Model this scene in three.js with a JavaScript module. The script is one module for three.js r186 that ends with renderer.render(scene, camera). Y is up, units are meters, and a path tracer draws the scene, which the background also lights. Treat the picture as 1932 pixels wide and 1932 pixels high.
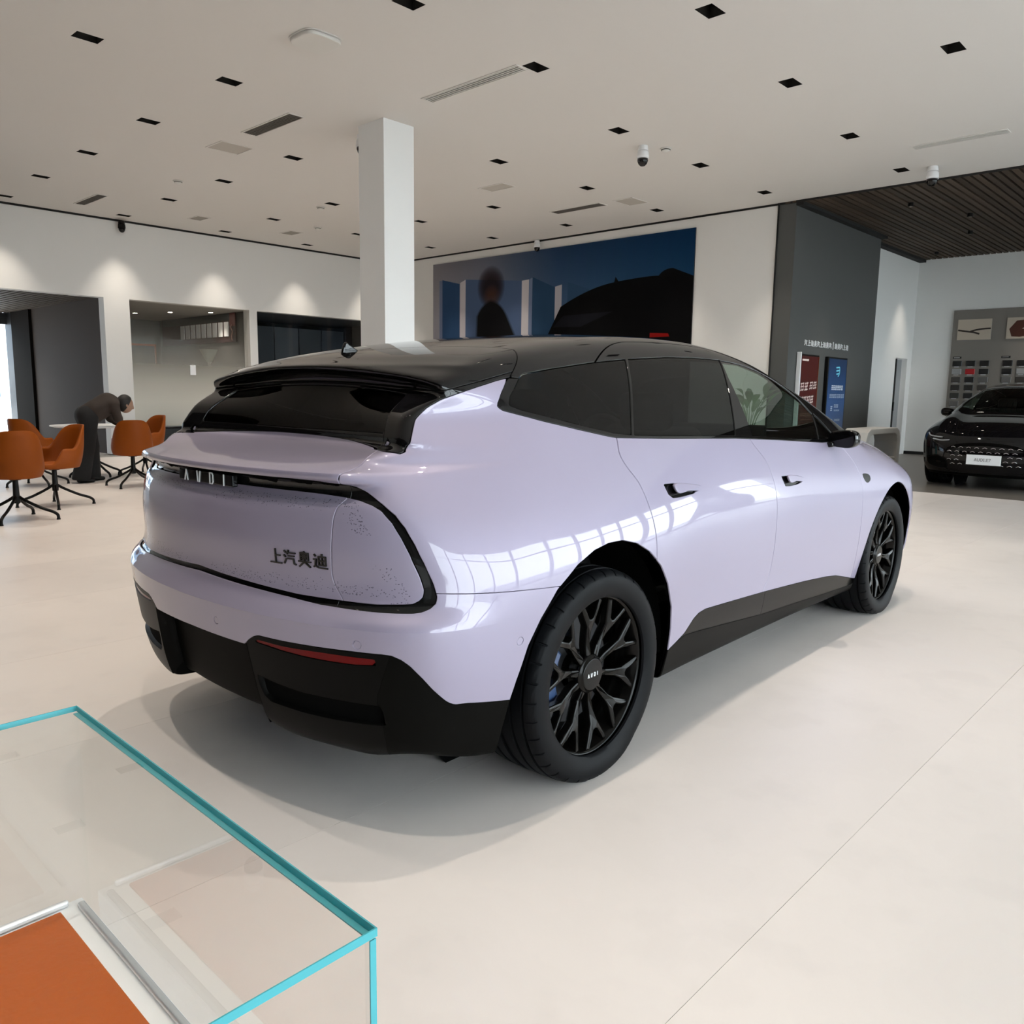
import * as THREE from 'three';
import { mergeGeometries, mergeVertices, toCreasedNormals } from 'three/addons/utils/BufferGeometryUtils.js';
import { RoundedBoxGeometry } from 'three/addons/geometries/RoundedBoxGeometry.js';
import { RectAreaLightUniformsLib } from 'three/addons/lights/RectAreaLightUniformsLib.js';
import { FontLoader } from 'three/addons/loaders/FontLoader.js';
import { TextGeometry } from 'three/addons/geometries/TextGeometry.js';

// ---------- camera, sky, exposure ----------
const scene = new THREE.Scene();
const camera = new THREE.PerspectiveCamera(64.294, 1, 0.05, 200);
camera.position.set(0, 1.3, 0);
{ // heading 43.15 degrees to the left of +x, pitched down 8.39 degrees, rolled 0.83 degrees
  const yaw = -0.753139, pitch = 0.146356, roll = 0.0144748, V = (x, y, z) => new THREE.Vector3(x, y, z);
  const fwd = V(Math.cos(yaw), 0, Math.sin(yaw)), right = V(-Math.sin(yaw), 0, Math.cos(yaw)), up = V(0, 1, 0);
  const f2 = fwd.clone().multiplyScalar(Math.cos(pitch)).addScaledVector(up, -Math.sin(pitch)), u2 = up.clone().multiplyScalar(Math.cos(pitch)).addScaledVector(fwd, Math.sin(pitch));
  const r3 = right.clone().multiplyScalar(Math.cos(roll)).addScaledVector(u2, Math.sin(roll)), u3 = u2.clone().multiplyScalar(Math.cos(roll)).addScaledVector(right, -Math.sin(roll));
  camera.quaternion.setFromRotationMatrix(new THREE.Matrix4().makeBasis(r3, u3, f2.negate()));
}
scene.add(camera);
const SKY = 7.8, SPOT = 12;
scene.background = new THREE.Color().setRGB(0.9 * SKY, 0.94 * SKY, 1.0 * SKY);
const renderer = new THREE.WebGLRenderer({ antialias: true });
renderer.toneMapping = THREE.LinearToneMapping;
renderer.toneMappingExposure = 1.2;
renderer.outputColorSpace = THREE.SRGBColorSpace;
renderer.shadowMap.enabled = true;
RectAreaLightUniformsLib.init();
// ---------- helpers ----------
const V3 = (x, y, z) => new THREE.Vector3(x, y, z), PI = Math.PI;
let seed = 7; const rnd = () => { seed = (seed + 0x6d2b79f5) | 0; let t = Math.imul(seed ^ (seed >>> 15), 1 | seed); t = (t + Math.imul(t ^ (t >>> 7), 61 | t)) ^ t; return ((t ^ (t >>> 14)) >>> 0) / 4294967296; };
const taken = {};
function numbered(name) { const base = name.replace(/_\d{3}$/, ''); const n = taken[base] = (taken[base] ?? -1) + 1; return n ? base + '_' + String(n).padStart(3, '0') : base; }
const lin = (r, g, b) => new THREE.Color().setRGB(r, g, b);
const std = (color, roughness = 0.6, metalness = 0, more = {}) => new THREE.MeshStandardMaterial({ color, roughness, metalness, ...more });
const phys = (color, roughness, more = {}) => new THREE.MeshPhysicalMaterial({ color, roughness, ...more });
const plain = (g) => { const q = g.index ? g.toNonIndexed() : g; for (const k of Object.keys(q.attributes)) if (!['position', 'normal', 'uv'].includes(k)) q.deleteAttribute(k); if (!q.attributes.uv) q.setAttribute('uv', new THREE.Float32BufferAttribute(new Float32Array(q.attributes.position.count * 2), 2)); return q; };
const merge = (gs) => gs.length === 1 ? gs[0] : mergeGeometries(gs.map(plain));
function obj(name, gs, material, parent = scene) {
  const m = new THREE.Mesh(Array.isArray(gs) ? merge(gs) : gs, material); m.castShadow = m.receiveShadow = true;
  m.name = parent === scene ? numbered(name) : name; if (parent !== scene) { let k = 0, n = name; while (parent.children.some((c) => c.name === n)) n = name + '_' + String(++k).padStart(3, '0'); m.name = n; }
  parent.add(m); return m;
}
function tag(o, label, category, group) { Object.assign(o.userData, { label, category }); if (group) o.userData.group = group; return o; }
function thing(name, label, category, [x, y, z] = [0, 0, 0], turn = 0, group) { const o = new THREE.Group(); o.name = numbered(name); o.position.set(x, y, z); o.rotation.y = turn; scene.add(o); return tag(o, label, category, group); }
function struct(name, gs, material, parent) { const m = obj(name, gs, material, parent); if (!parent || parent === scene) m.userData.kind = 'structure'; return m; }
function dup(root, [x, y, z], turn, label, group) { const r = root.clone(); r.userData = { ...root.userData }; r.name = numbered(root.name); scene.add(r); r.position.set(x, y, z); r.rotation.set(0, turn, 0); if (label) r.userData.label = label; if (group) r.userData.group = group; return r; }
const box = (w, h, d, x = 0, y = 0, z = 0, r = 0) => (r ? new RoundedBoxGeometry(w, h, d, 3, r) : new THREE.BoxGeometry(w, h, d)).translate(x, y, z);
const span = (x0, x1, y0, y1, z0, z1, r = 0) => box(x1 - x0, y1 - y0, z1 - z0, (x0 + x1) / 2, (y0 + y1) / 2, (z0 + z1) / 2, r);
const cyl = (r0, r1, h, n = 32, x = 0, y = 0, z = 0) => new THREE.CylinderGeometry(r0, r1, h, n).translate(x, y, z);
const lathe = (pts, n = 48) => new THREE.LatheGeometry(pts.map(([r, y]) => new THREE.Vector2(r, y)), n);
const tube = (pts, r, n = 24, m = 8, closed = false) => new THREE.TubeGeometry(new THREE.CatmullRomCurve3(pts.map((p) => V3(...p)), closed, 'centripetal'), n, r, m, closed);
const shapeOf = (pts, holes = []) => { const s = new THREE.Shape(pts.map(([a, b]) => new THREE.Vector2(a, b))); for (const h of holes) s.holes.push(new THREE.Path(h.map(([a, b]) => new THREE.Vector2(a, b)))); return s; };
const prism = (pts, depth, bevel = 0, holes = [], seg = 2) => new THREE.ExtrudeGeometry(shapeOf(pts, holes), { depth: depth - 2 * bevel, bevelEnabled: bevel > 0, bevelSize: bevel, bevelThickness: bevel, bevelOffset: -bevel, bevelSegments: seg, curveSegments: 16 }).translate(0, 0, bevel);
const beam = (a, b, w, h, r = 0) => { const A = V3(...a), B = V3(...b), d = B.clone().sub(A), g = r ? new RoundedBoxGeometry(w, h, d.length(), 2, r) : new THREE.BoxGeometry(w, h, d.length()); g.lookAt(d.normalize()); return g.translate((A.x + B.x) / 2, (A.y + B.y) / 2, (A.z + B.z) / 2); };
function canvasTexture(w, h, draw, repeat, srgb = true) { const c = document.createElement('canvas'); c.width = w; c.height = h; const g = c.getContext('2d'); draw(g, w, h); const t = new THREE.CanvasTexture(c); if (srgb) t.colorSpace = THREE.SRGBColorSpace; t.wrapS = t.wrapT = repeat ? THREE.RepeatWrapping : THREE.ClampToEdgeWrapping; return t; }
// layered value noise over a torus, 0..1
function noiseMap(n, cells, octaves, s0) {
  const out = new Float32Array(n * n); let amp = 1, tot = 0, s = s0;
  for (let o = 0; o < octaves; o++) {
    const c = cells << o, g = new Float32Array(c * c); let q = s += 101; const r = () => { q = (q * 1664525 + 1013904223) >>> 0; return q / 4294967296; };
    for (let i = 0; i < c * c; i++) g[i] = r();
    for (let y = 0; y < n; y++) for (let x = 0; x < n; x++) {
      const u = x / n * c, v = y / n * c, i = Math.floor(u), j = Math.floor(v), a = u - i, b = v - j, A = a * a * (3 - 2 * a), B = b * b * (3 - 2 * b), w = (p, k) => g[(k % c) * c + p % c];
      out[y * n + x] += amp * lerp(lerp(w(i, j), w(i + 1, j), A), lerp(w(i, j + 1), w(i + 1, j + 1), A), B);
    }
    tot += amp; amp *= 0.5;
  }
  for (let i = 0; i < n * n; i++) out[i] /= tot; return out;
}
function dataTexture(n, fn, srgb = true) { const d = new Uint8Array(n * n * 4); for (let i = 0; i < n * n; i++) { const c = fn(i); d[i * 4] = c[0]; d[i * 4 + 1] = c[1]; d[i * 4 + 2] = c[2]; d[i * 4 + 3] = 255; } const t = new THREE.DataTexture(d, n, n); t.magFilter = THREE.LinearFilter; t.minFilter = THREE.LinearMipmapLinearFilter; t.generateMipmaps = true; t.wrapS = t.wrapT = THREE.RepeatWrapping; if (srgb) t.colorSpace = THREE.SRGBColorSpace; t.needsUpdate = true; return t; }
// ---------- car materials ----------
const M = {};
M.lavender = phys(lin(0.315, 0.283, 0.385), 0.5, { metalness: 0.25, clearcoat: 1, clearcoatRoughness: 0.015 });
M.blackPaint = phys(lin(0.004, 0.004, 0.005), 0.02, { specularIntensity: 0.8 });
M.gloss = phys(lin(0.004, 0.004, 0.0045), 0.03, { specularIntensity: 0.8 });
M.satin = phys(lin(0.003, 0.003, 0.0028), 0.38, { specularIntensity: 0.13 });
M.plastic = phys(lin(0.003, 0.0029, 0.0025), 0.55, { specularIntensity: 0.09 });
M.shell = phys(lin(0.002, 0.002, 0.002), 0.9, { specularIntensity: 0.1 });
M.privacy = phys(lin(0.05, 0.053, 0.056), 0.0, { specularIntensity: 0.55, transmission: 1, thickness: 0, ior: 1.5 });
M.frontGlass = phys(lin(0.62, 0.74, 0.68), 0.01, { transmission: 1, thickness: 0, ior: 1.5 });
M.screenGlass = phys(lin(0.62, 0.74, 0.68), 0.01, { transmission: 1, thickness: 0, ior: 1.5 });
M.rubber = phys(lin(0.0035, 0.004, 0.005), 0.5, { specularIntensity: 0.22 });
M.rimBlack = phys(lin(0.003, 0.0028, 0.0025), 0.2, { specularIntensity: 0.4 });
M.steel = std(lin(0.12, 0.12, 0.125), 0.35, 0.9);
M.caliper = phys(lin(0.03, 0.06, 0.14), 0.4, { clearcoat: 0.6 });
M.chrome = std(lin(0.8, 0.8, 0.82), 0.12, 1);
M.white = std(lin(0.85, 0.86, 0.88), 0.35);
M.red = phys(lin(0.13, 0.002, 0.003), 0.15, { specularIntensity: 0.3 });
M.lens = phys(lin(0.008, 0.008, 0.008), 0.06, { specularIntensity: 0.7 });
M.seat = phys(lin(0.008, 0.008, 0.0085), 0.7, { specularIntensity: 0.3 });
M.lampLens = phys(lin(0.3, 0.31, 0.33), 0.1, { clearcoat: 1 });
M.sillGloss = phys(lin(0.003, 0.003, 0.003), 0.12, { specularIntensity: 0.3 });
// ---------- car body: a field f(x, y, z) < 0 inside, built from measured profile tables (metres; x forward from the rear axle, y up, z to the right) ----------
function akima(xs, ys, x) {
  const n = xs.length;
  if (x <= xs[0]) return ys[0] + (x - xs[0]) * (ys[1] - ys[0]) / (xs[1] - xs[0]);
  if (x >= xs[n - 1]) return ys[n - 1] + (x - xs[n - 1]) * (ys[n - 1] - ys[n - 2]) / (xs[n - 1] - xs[n - 2]);
  let i = 0; while (x > xs[i + 1]) i++;
  const m = (k) => (ys[k + 1] - ys[k]) / (xs[k + 1] - xs[k]), last = n - 2;
  const mm = []; for (let k = i - 2; k <= i + 2; k++) mm.push(k < 0 ? m(0) : k > last ? m(last) : m(k));
  const sl = (a, b, c, d) => { const w1 = Math.abs(d - c) + 1e-3, w2 = Math.abs(b - a) + 1e-3; return (w1 * b + w2 * c) / (w1 + w2); };
  const t1 = sl(mm[0], mm[1], mm[2], mm[3]), t2 = sl(mm[1], mm[2], mm[3], mm[4]);
  const h = xs[i + 1] - xs[i], t = (x - xs[i]) / h, p = mm[2];
  return ys[i] + h * t * (t1 + t * ((3 * p - 2 * t1 - t2) + t * (t1 + t2 - 2 * p)));
}
class Table {   // a smooth height field h(u, v): Akima through the listed values, resampled, then a uniform cubic B-spline
  constructor(us, vs, rows, u0, u1, du, v0, v1, dv, smooth = 1) {
    this.u0 = u0; this.v0 = v0; this.du = du; this.dv = dv;
    const nu = this.nu = Math.round((u1 - u0) / du) + 1, nv = this.nv = Math.round((v1 - v0) / dv) + 1;
    const half = []; for (let r = 0; r < rows.length; r++) { const a = new Float64Array(nu); for (let i = 0; i < nu; i++) a[i] = akima(us, rows[r], u0 + i * du); half.push(a); }
    let d = this.d = new Float64Array(nu * nv); const col = new Array(vs.length);
    for (let i = 0; i < nu; i++) { for (let r = 0; r < vs.length; r++) col[r] = half[r][i]; for (let j = 0; j < nv; j++) { const v = v0 + j * dv; d[j * nu + i] = akima(vs, col, v); } }
    for (let s = 0; s < smooth; s++) {
      const e = new Float64Array(d);
      for (let j = 0; j < nv; j++) for (let i = 1; i < nu - 1; i++) e[j * nu + i] = (d[j * nu + i - 1] + 2 * d[j * nu + i] + d[j * nu + i + 1]) / 4;
      for (let j = 1; j < nv - 1; j++) for (let i = 0; i < nu; i++) d[j * nu + i] = (e[(j - 1) * nu + i] + 2 * e[j * nu + i] + e[(j + 1) * nu + i]) / 4;
    }
  }
  at(u, v) {
    const { nu, nv, d } = this;
    let a = (u - this.u0) / this.du, b = (v - this.v0) / this.dv;
    a = Math.min(Math.max(a, 1), nu - 2.001); b = Math.min(Math.max(b, 1), nv - 2.001);
    const i = Math.floor(a), j = Math.floor(b), s = a - i, t = b - j, s1 = 1 - s, t1 = 1 - t;
    const A0 = s1 * s1 * s1 / 6, A3 = s * s * s / 6, A1 = (3 * s * s * s - 6 * s * s + 4) / 6, A2 = 1 - A0 - A1 - A3;
    const B0 = t1 * t1 * t1 / 6, B3 = t * t * t / 6, B1 = (3 * t * t * t - 6 * t * t + 4) / 6, B2 = 1 - B0 - B1 - B3;
    let k = (j - 1) * nu + i - 1;
    const r0 = d[k] * A0 + d[k + 1] * A1 + d[k + 2] * A2 + d[k + 3] * A3; k += nu;
    const r1 = d[k] * A0 + d[k + 1] * A1 + d[k + 2] * A2 + d[k + 3] * A3; k += nu;
    const r2 = d[k] * A0 + d[k + 1] * A1 + d[k + 2] * A2 + d[k + 3] * A3; k += nu;
    const r3 = d[k] * A0 + d[k + 1] * A1 + d[k + 2] * A2 + d[k + 3] * A3;
    return r0 * B0 + r1 * B1 + r2 * B2 + r3 * B3;
  }
}
class Curve {   // the same in one dimension
  constructor(us, vs, u0, u1, du, smooth = 1) {
    this.u0 = u0; this.du = du; const n = this.n = Math.round((u1 - u0) / du) + 1, d = this.d = new Float64Array(n);
    for (let i = 0; i < n; i++) d[i] = akima(us, vs, u0 + i * du);
    for (let s = 0; s < smooth; s++) { const e = new Float64Array(d); for (let i = 1; i < n - 1; i++) d[i] = (e[i - 1] + 2 * e[i] + e[i + 1]) / 4; }
  }
  at(u) {
    const d = this.d; let a = clamp((u - this.u0) / this.du, 1, this.n - 2.001);
    const i = Math.floor(a), s = a - i, s1 = 1 - s, A0 = s1 * s1 * s1 / 6, A3 = s * s * s / 6, A1 = (3 * s * s * s - 6 * s * s + 4) / 6;
    return d[i - 1] * A0 + d[i] * A1 + d[i + 1] * (1 - A0 - A1 - A3) + d[i + 2] * A3;
  }
}
const smax = (a, b, k) => { const h = Math.max(k - Math.abs(a - b), 0) / k; return Math.max(a, b) + h * h * h * k / 6; };
const smin = (a, b, k) => -smax(-a, -b, k);
const clamp = (x, a, b) => Math.min(Math.max(x, a), b), lerp = (a, b, t) => a + (b - a) * t;
const sstep = (a, b, x) => { const t = clamp((x - a) / (b - a), 0, 1); return t * t * (3 - 2 * t); };
const bump = (x, c, w) => Math.exp(-(((x - c) / w) ** 2));

const WX = [-1.05, -0.85, -0.65, -0.45, -0.2, 0.1, 0.4, 0.75, 1.1, 1.5, 1.9, 2.3, 2.65, 2.95, 3.25, 3.55, 3.85];
const WY = [0.15, 0.3, 0.45, 0.6, 0.72, 0.85, 0.95, 1.05, 1.13, 1.22, 1.31, 1.4, 1.5];
const WV = [   // half width of the body side
  [0.78, 0.79, 0.81, 0.86, 0.89, 0.89, 0.87, 0.86, 0.86, 0.86, 0.865, 0.875, 0.885, 0.89, 0.86, 0.80, 0.70],
  [0.83, 0.845, 0.865, 0.90, 0.93, 0.93, 0.905, 0.895, 0.893, 0.893, 0.898, 0.908, 0.918, 0.93, 0.93, 0.895, 0.80],
  [0.865, 0.885, 0.905, 0.932, 0.957, 0.96, 0.933, 0.917, 0.912, 0.912, 0.918, 0.93, 0.945, 0.958, 0.958, 0.925, 0.84],
  [0.875, 0.895, 0.92, 0.947, 0.972, 0.977, 0.958, 0.938, 0.93, 0.93, 0.935, 0.947, 0.962, 0.974, 0.972, 0.94, 0.85],
  [0.86, 0.885, 0.915, 0.95, 0.978, 0.982, 0.968, 0.948, 0.94, 0.94, 0.945, 0.955, 0.966, 0.975, 0.968, 0.93, 0.83],
  [0.81, 0.84, 0.88, 0.922, 0.957, 0.966, 0.958, 0.944, 0.938, 0.938, 0.94, 0.944, 0.95, 0.952, 0.936, 0.89, 0.78],
  [0.725, 0.765, 0.82, 0.875, 0.915, 0.93, 0.928, 0.92, 0.916, 0.914, 0.912, 0.91, 0.908, 0.90, 0.875, 0.82, 0.72],
  [0.63, 0.67, 0.74, 0.81, 0.86, 0.882, 0.888, 0.886, 0.884, 0.88, 0.875, 0.868, 0.855, 0.835, 0.795, 0.73, 0.65],
  [0.585, 0.62, 0.685, 0.755, 0.812, 0.84, 0.853, 0.856, 0.856, 0.853, 0.845, 0.83, 0.805, 0.78, 0.74, 0.68, 0.6],
  [0.57, 0.595, 0.628, 0.685, 0.755, 0.79, 0.805, 0.812, 0.813, 0.81, 0.80, 0.78, 0.745, 0.71, 0.67, 0.61, 0.54],
  [0.62, 0.635, 0.655, 0.685, 0.72, 0.742, 0.756, 0.763, 0.764, 0.76, 0.748, 0.72, 0.68, 0.64, 0.6, 0.54, 0.48],
  [0.60, 0.61, 0.625, 0.645, 0.67, 0.688, 0.698, 0.706, 0.707, 0.703, 0.69, 0.66, 0.62, 0.58, 0.54, 0.48, 0.42],
  [0.57, 0.575, 0.585, 0.598, 0.612, 0.622, 0.63, 0.637, 0.638, 0.634, 0.62, 0.59, 0.555, 0.52, 0.48, 0.42, 0.36],
];
const RY = [0.1, 0.2, 0.3, 0.42, 0.54, 0.6, 0.638, 0.648, 0.664, 0.69, 0.71, 0.76, 0.85, 0.93, 0.975, 0.992, 1.032, 1.037, 1.064, 1.068, 1.085, 1.1, 1.13, 1.16, 1.22, 1.3, 1.325, 1.345, 1.37, 1.385, 1.41, 1.5];
const R0 = [-0.78, -0.85, -0.905, -0.933, -0.952, -0.96, -0.966, -0.964, -0.95, -0.93, -0.922, -0.919, -0.924, -0.917, -0.901, -0.884, -0.884, -0.913, -0.917, -0.911, -0.82, -0.735, -0.575, -0.548, -0.52, -0.478, -0.468, -0.475, -0.515, -0.515, -0.46, -0.3];
const WTab = new Table(WX, WY, WV, -1.12, 4.0, 0.04, 0.08, 1.6, 0.02, 2);
// the rear face, the windscreen and the nose bow in plan: more of the corner is taken by the rounding radius
const RTab = new Curve(RY, R0, 0.05, 1.6, 0.004, 0);
const R1 = [-0.78, -0.85, -0.905, -0.933, -0.952, -0.96, -0.962, -0.96, -0.953, -0.938, -0.93, -0.92, -0.924, -0.917, -0.905, -0.898, -0.88, -0.877, -0.858, -0.855, -0.815, -0.735, -0.575, -0.548, -0.52, -0.478, -0.468, -0.475, -0.515, -0.515, -0.46, -0.3];
const STab = new Curve(RY, R1, 0.05, 1.6, 0.004, 4);   // the same without the lip and the crease, for the flanks
const bow = (y) => lerp(lerp(0.2, 0.24, sstep(0.66, 0.72, y)), -0.2, sstep(1.07, 1.13, y)) + 0.27 * sstep(1.22, 1.34, y);
const rear = (y, z) => { const q = z * z; const yy = y + 0.12 * sstep(1.2, 1.3, y) * q, s = sstep(0.58, 0.74, Math.abs(z)); return (s > 0 && y < 1.2 ? lerp(RTab.at(yy), STab.at(yy), s) : RTab.at(yy)) + bow(y) * q + 0.1 * (1 - sstep(1.07, 1.13, y)) * q * q; };
const TX = [-1.2, -0.9, -0.6, -0.5, -0.3, 0, 0.3, 0.6, 0.9, 1.2, 1.5, 1.75, 1.95, 2.15, 2.3, 2.45, 2.65, 2.95, 3.3, 3.55, 3.7, 3.85, 4.0];
const TV = [1.32, 1.345, 1.378, 1.396, 1.438, 1.488, 1.525, 1.55, 1.562, 1.556, 1.525, 1.472, 1.408, 1.34, 1.275, 1.2, 1.1, 1.03, 0.965, 0.895, 0.83, 0.74, 0.62];
const TTab = new Curve(TX, TV, -1.3, 4.1, 0.04, 3);
const crown = (x) => lerp(0.055, 0.05, sstep(1.9, 2.6, x));
const roof = (x, z) => { const q = z * z; return TTab.at(x) - crown(x) * q - 0.1 * q * q + 0.075 * sstep(2.2, 2.8, x) * bump(Math.abs(z), 0.72, 0.16); };
const FY = [0.1, 0.2, 0.35, 0.5, 0.65, 0.75, 0.85, 0.95, 1.2];
const FV = [3.68, 3.79, 3.86, 3.885, 3.88, 3.86, 3.8, 3.62, 3.2];
const FTab = new Curve(FY, FV, 0.05, 1.6, 0.03, 1);
const nose = (y, z) => { const q = z * z; return FTab.at(y) - 0.24 * q - 0.14 * q * q; };
function field(x, y, z) {
  z = Math.abs(z);
  const ry = (STab.at(y + 0.008) - STab.at(y - 0.008)) / 0.016;
  const fr = (rear(y, z) - x) / Math.sqrt(1 + ry * ry + 0.1);
  const tx = (TTab.at(x + 0.02) - TTab.at(x - 0.02)) / 0.04;
  const ft = (y - roof(x, z)) / Math.sqrt(1 + tx * tx);
  const fs = (z - WTab.at(x, y)) / 1.06;
  const ff = (x - nose(y, z)) / 1.05;
  const upper = sstep(1.05, 1.2, y);
  let f = smax(fs, fr, lerp(lerp(0.22, 0.12, sstep(0.85, 1.05, y)), 0.05, upper));
  f = smax(f, ft, lerp(lerp(0.06, 0.12, sstep(-0.45, 0.1, x)), 0.08, sstep(1.9, 2.4, x)));
  f = smax(f, ff, 0.3);
  const fb = 0.19 + 0.05 * sstep(-0.3, -0.9, x) + sstep(-0.5, -0.75, x) * (0.035 * (1 - sstep(0.25, 0.42, z)) + 0.03 * sstep(0.65, 0.8, z)) - y;
  return smax(f, fb, 0.05);
}
function gradient(x, y, z, h = 0.0015) {
  const gx = field(x + h, y, z) - field(x - h, y, z), gy = field(x, y + h, z) - field(x, y - h, z), gz = field(x, y, z + h) - field(x, y, z - h);
  return [gx / (2 * h), gy / (2 * h), gz / (2 * h)];
}
// ---------- surface nets over the field, clipping along curves, panel edges ----------
function netHalf(cell) {
  const X0 = -1.06, X1 = 3.98, Y0 = 0.13, Y1 = 1.64, nx = Math.ceil((X1 - X0) / cell) + 1, ny = Math.ceil((Y1 - Y0) / cell) + 1, nz = Math.ceil(1.04 / cell) + 2;
  const Z0 = -0.5 * cell, at = (i, j, k) => (k * ny + j) * nx + i, val = new Float32Array(nx * ny * nz).fill(9), B = 8;
  for (let k = 0; k < nz - 1; k += B) for (let j = 0; j < ny - 1; j += B) for (let i = 0; i < nx - 1; i += B) {
    const h = B * cell / 2;
    if (Math.abs(field(X0 + i * cell + h, Y0 + j * cell + h, Z0 + k * cell + h)) > B * cell * 1.35) continue;
    for (let c = k; c <= Math.min(k + B, nz - 1); c++) for (let b = j; b <= Math.min(j + B, ny - 1); b++) for (let a = i; a <= Math.min(i + B, nx - 1); a++) { const q = at(a, b, c); if (val[q] === 9) val[q] = field(X0 + a * cell, Y0 + b * cell, Z0 + c * cell); }
  }
  const vid = new Int32Array(nx * ny * nz).fill(-1), pos = [], tri = [];
  const E = [[0, 1], [2, 3], [4, 5], [6, 7], [0, 2], [1, 3], [4, 6], [5, 7], [0, 4], [1, 5], [2, 6], [3, 7]];
  const vertex = (i, j, k) => {
    const q = at(i, j, k); if (vid[q] >= 0) return vid[q];
    const v = [0, 1, 2, 3, 4, 5, 6, 7].map((n) => val[at(i + (n & 1), j + ((n >> 1) & 1), k + (n >> 2))]);
    let x = 0, y = 0, z = 0, n = 0;
    for (const [a, b] of E) if ((v[a] < 0) !== (v[b] < 0)) { const t = v[a] / (v[a] - v[b]); x += lerp(a & 1, b & 1, t); y += lerp((a >> 1) & 1, (b >> 1) & 1, t); z += lerp(a >> 2, b >> 2, t); n++; }
    x = X0 + (i + x / n) * cell; y = Y0 + (j + y / n) * cell; z = k === 0 ? 0 : Z0 + (k + z / n) * cell;
    for (let s = 0; s < 3; s++) { const f = field(x, y, z), g = gradient(x, y, z), m = g[0] * g[0] + g[1] * g[1] + g[2] * g[2], d = clamp(f / m, -cell, cell); x -= d * g[0]; y -= d * g[1]; if (k > 0) z -= d * g[2]; }
    pos.push(x, y, z); return (vid[q] = pos.length / 3 - 1);
  };
  for (let k = 0; k < nz - 1; k++) for (let j = 1; j < ny - 1; j++) for (let i = 1; i < nx - 1; i++) {
    const s = val[at(i, j, k)], out = (a, b, c, d, flip) => { if (flip) tri.push(a, b, c, a, c, d); else tri.push(a, c, b, a, d, c); };
    if (s === 9) continue;
    if (k > 0) {
      const a = val[at(i + 1, j, k)]; if (a !== 9 && (s < 0) !== (a < 0)) out(vertex(i, j - 1, k - 1), vertex(i, j, k - 1), vertex(i, j, k), vertex(i, j - 1, k), s < 0);
      const b = val[at(i, j + 1, k)]; if (b !== 9 && (s < 0) !== (b < 0)) out(vertex(i - 1, j, k - 1), vertex(i, j, k - 1), vertex(i, j, k), vertex(i - 1, j, k), s >= 0);
    }
    const c = val[at(i, j, k + 1)]; if (c !== 9 && (s < 0) !== (c < 0)) out(vertex(i - 1, j - 1, k), vertex(i, j - 1, k), vertex(i, j, k), vertex(i - 1, j, k), s < 0);
  }
  return { pos, tri };
}
function split(m, fn, gap = 0) {   // [inside, outside] of fn < 0, with a strip of the given width left out between them
  const n = m.pos.length / 3, val = new Float32Array(n);
  for (let i = 0; i < n; i++) val[i] = fn(m.pos[i * 3], m.pos[i * 3 + 1], m.pos[i * 3 + 2]);
  const half = (sign, iso) => {
    const pos = [], tri = [], map = new Map(), cuts = new Map(), d = (i) => sign * (val[i] - iso);
    const keep = (i) => { let k = map.get(i); if (k === undefined) { k = pos.length / 3; map.set(i, k); pos.push(m.pos[i * 3], m.pos[i * 3 + 1], m.pos[i * 3 + 2]); } return k; };
    const cut = (a, b) => { if (a > b) [a, b] = [b, a]; const key = a * n + b; let k = cuts.get(key); if (k === undefined) { const t = clamp(d(a) / (d(a) - d(b)), 0.001, 0.999); k = pos.length / 3; cuts.set(key, k); for (let c = 0; c < 3; c++) pos.push(lerp(m.pos[a * 3 + c], m.pos[b * 3 + c], t)); } return k; };
    for (let t = 0; t < m.tri.length; t += 3) {
      const v = [m.tri[t], m.tri[t + 1], m.tri[t + 2]], s = v.map((i) => d(i) > 0), c = s[0] + s[1] + s[2];
      if (c === 0) continue;
      if (c === 3) { tri.push(keep(v[0]), keep(v[1]), keep(v[2])); continue; }
      const o = c === 1 ? s.indexOf(true) : s.indexOf(false), a = v[o], b = v[(o + 1) % 3], e = v[(o + 2) % 3], ab = cut(a, b), ae = cut(a, e);
      if (c === 1) tri.push(keep(a), ab, ae); else tri.push(ab, keep(b), keep(e), ab, keep(e), ae);
    }
    return { pos, tri };
  };
  return [half(-1, -gap / 2), half(1, gap / 2)];
}
const mirrored = (m) => { const pos = m.pos.slice(), tri = m.tri.slice(); for (let i = 2; i < pos.length; i += 3) pos[i] = -pos[i]; for (let t = 0; t < tri.length; t += 3) { const a = tri[t + 1]; tri[t + 1] = tri[t + 2]; tri[t + 2] = a; } return { pos, tri }; };
const joined = (a, b) => { const n = a.pos.length / 3; return { pos: a.pos.concat(b.pos), tri: a.tri.concat(b.tri.map((i) => i + n)) }; };
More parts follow.
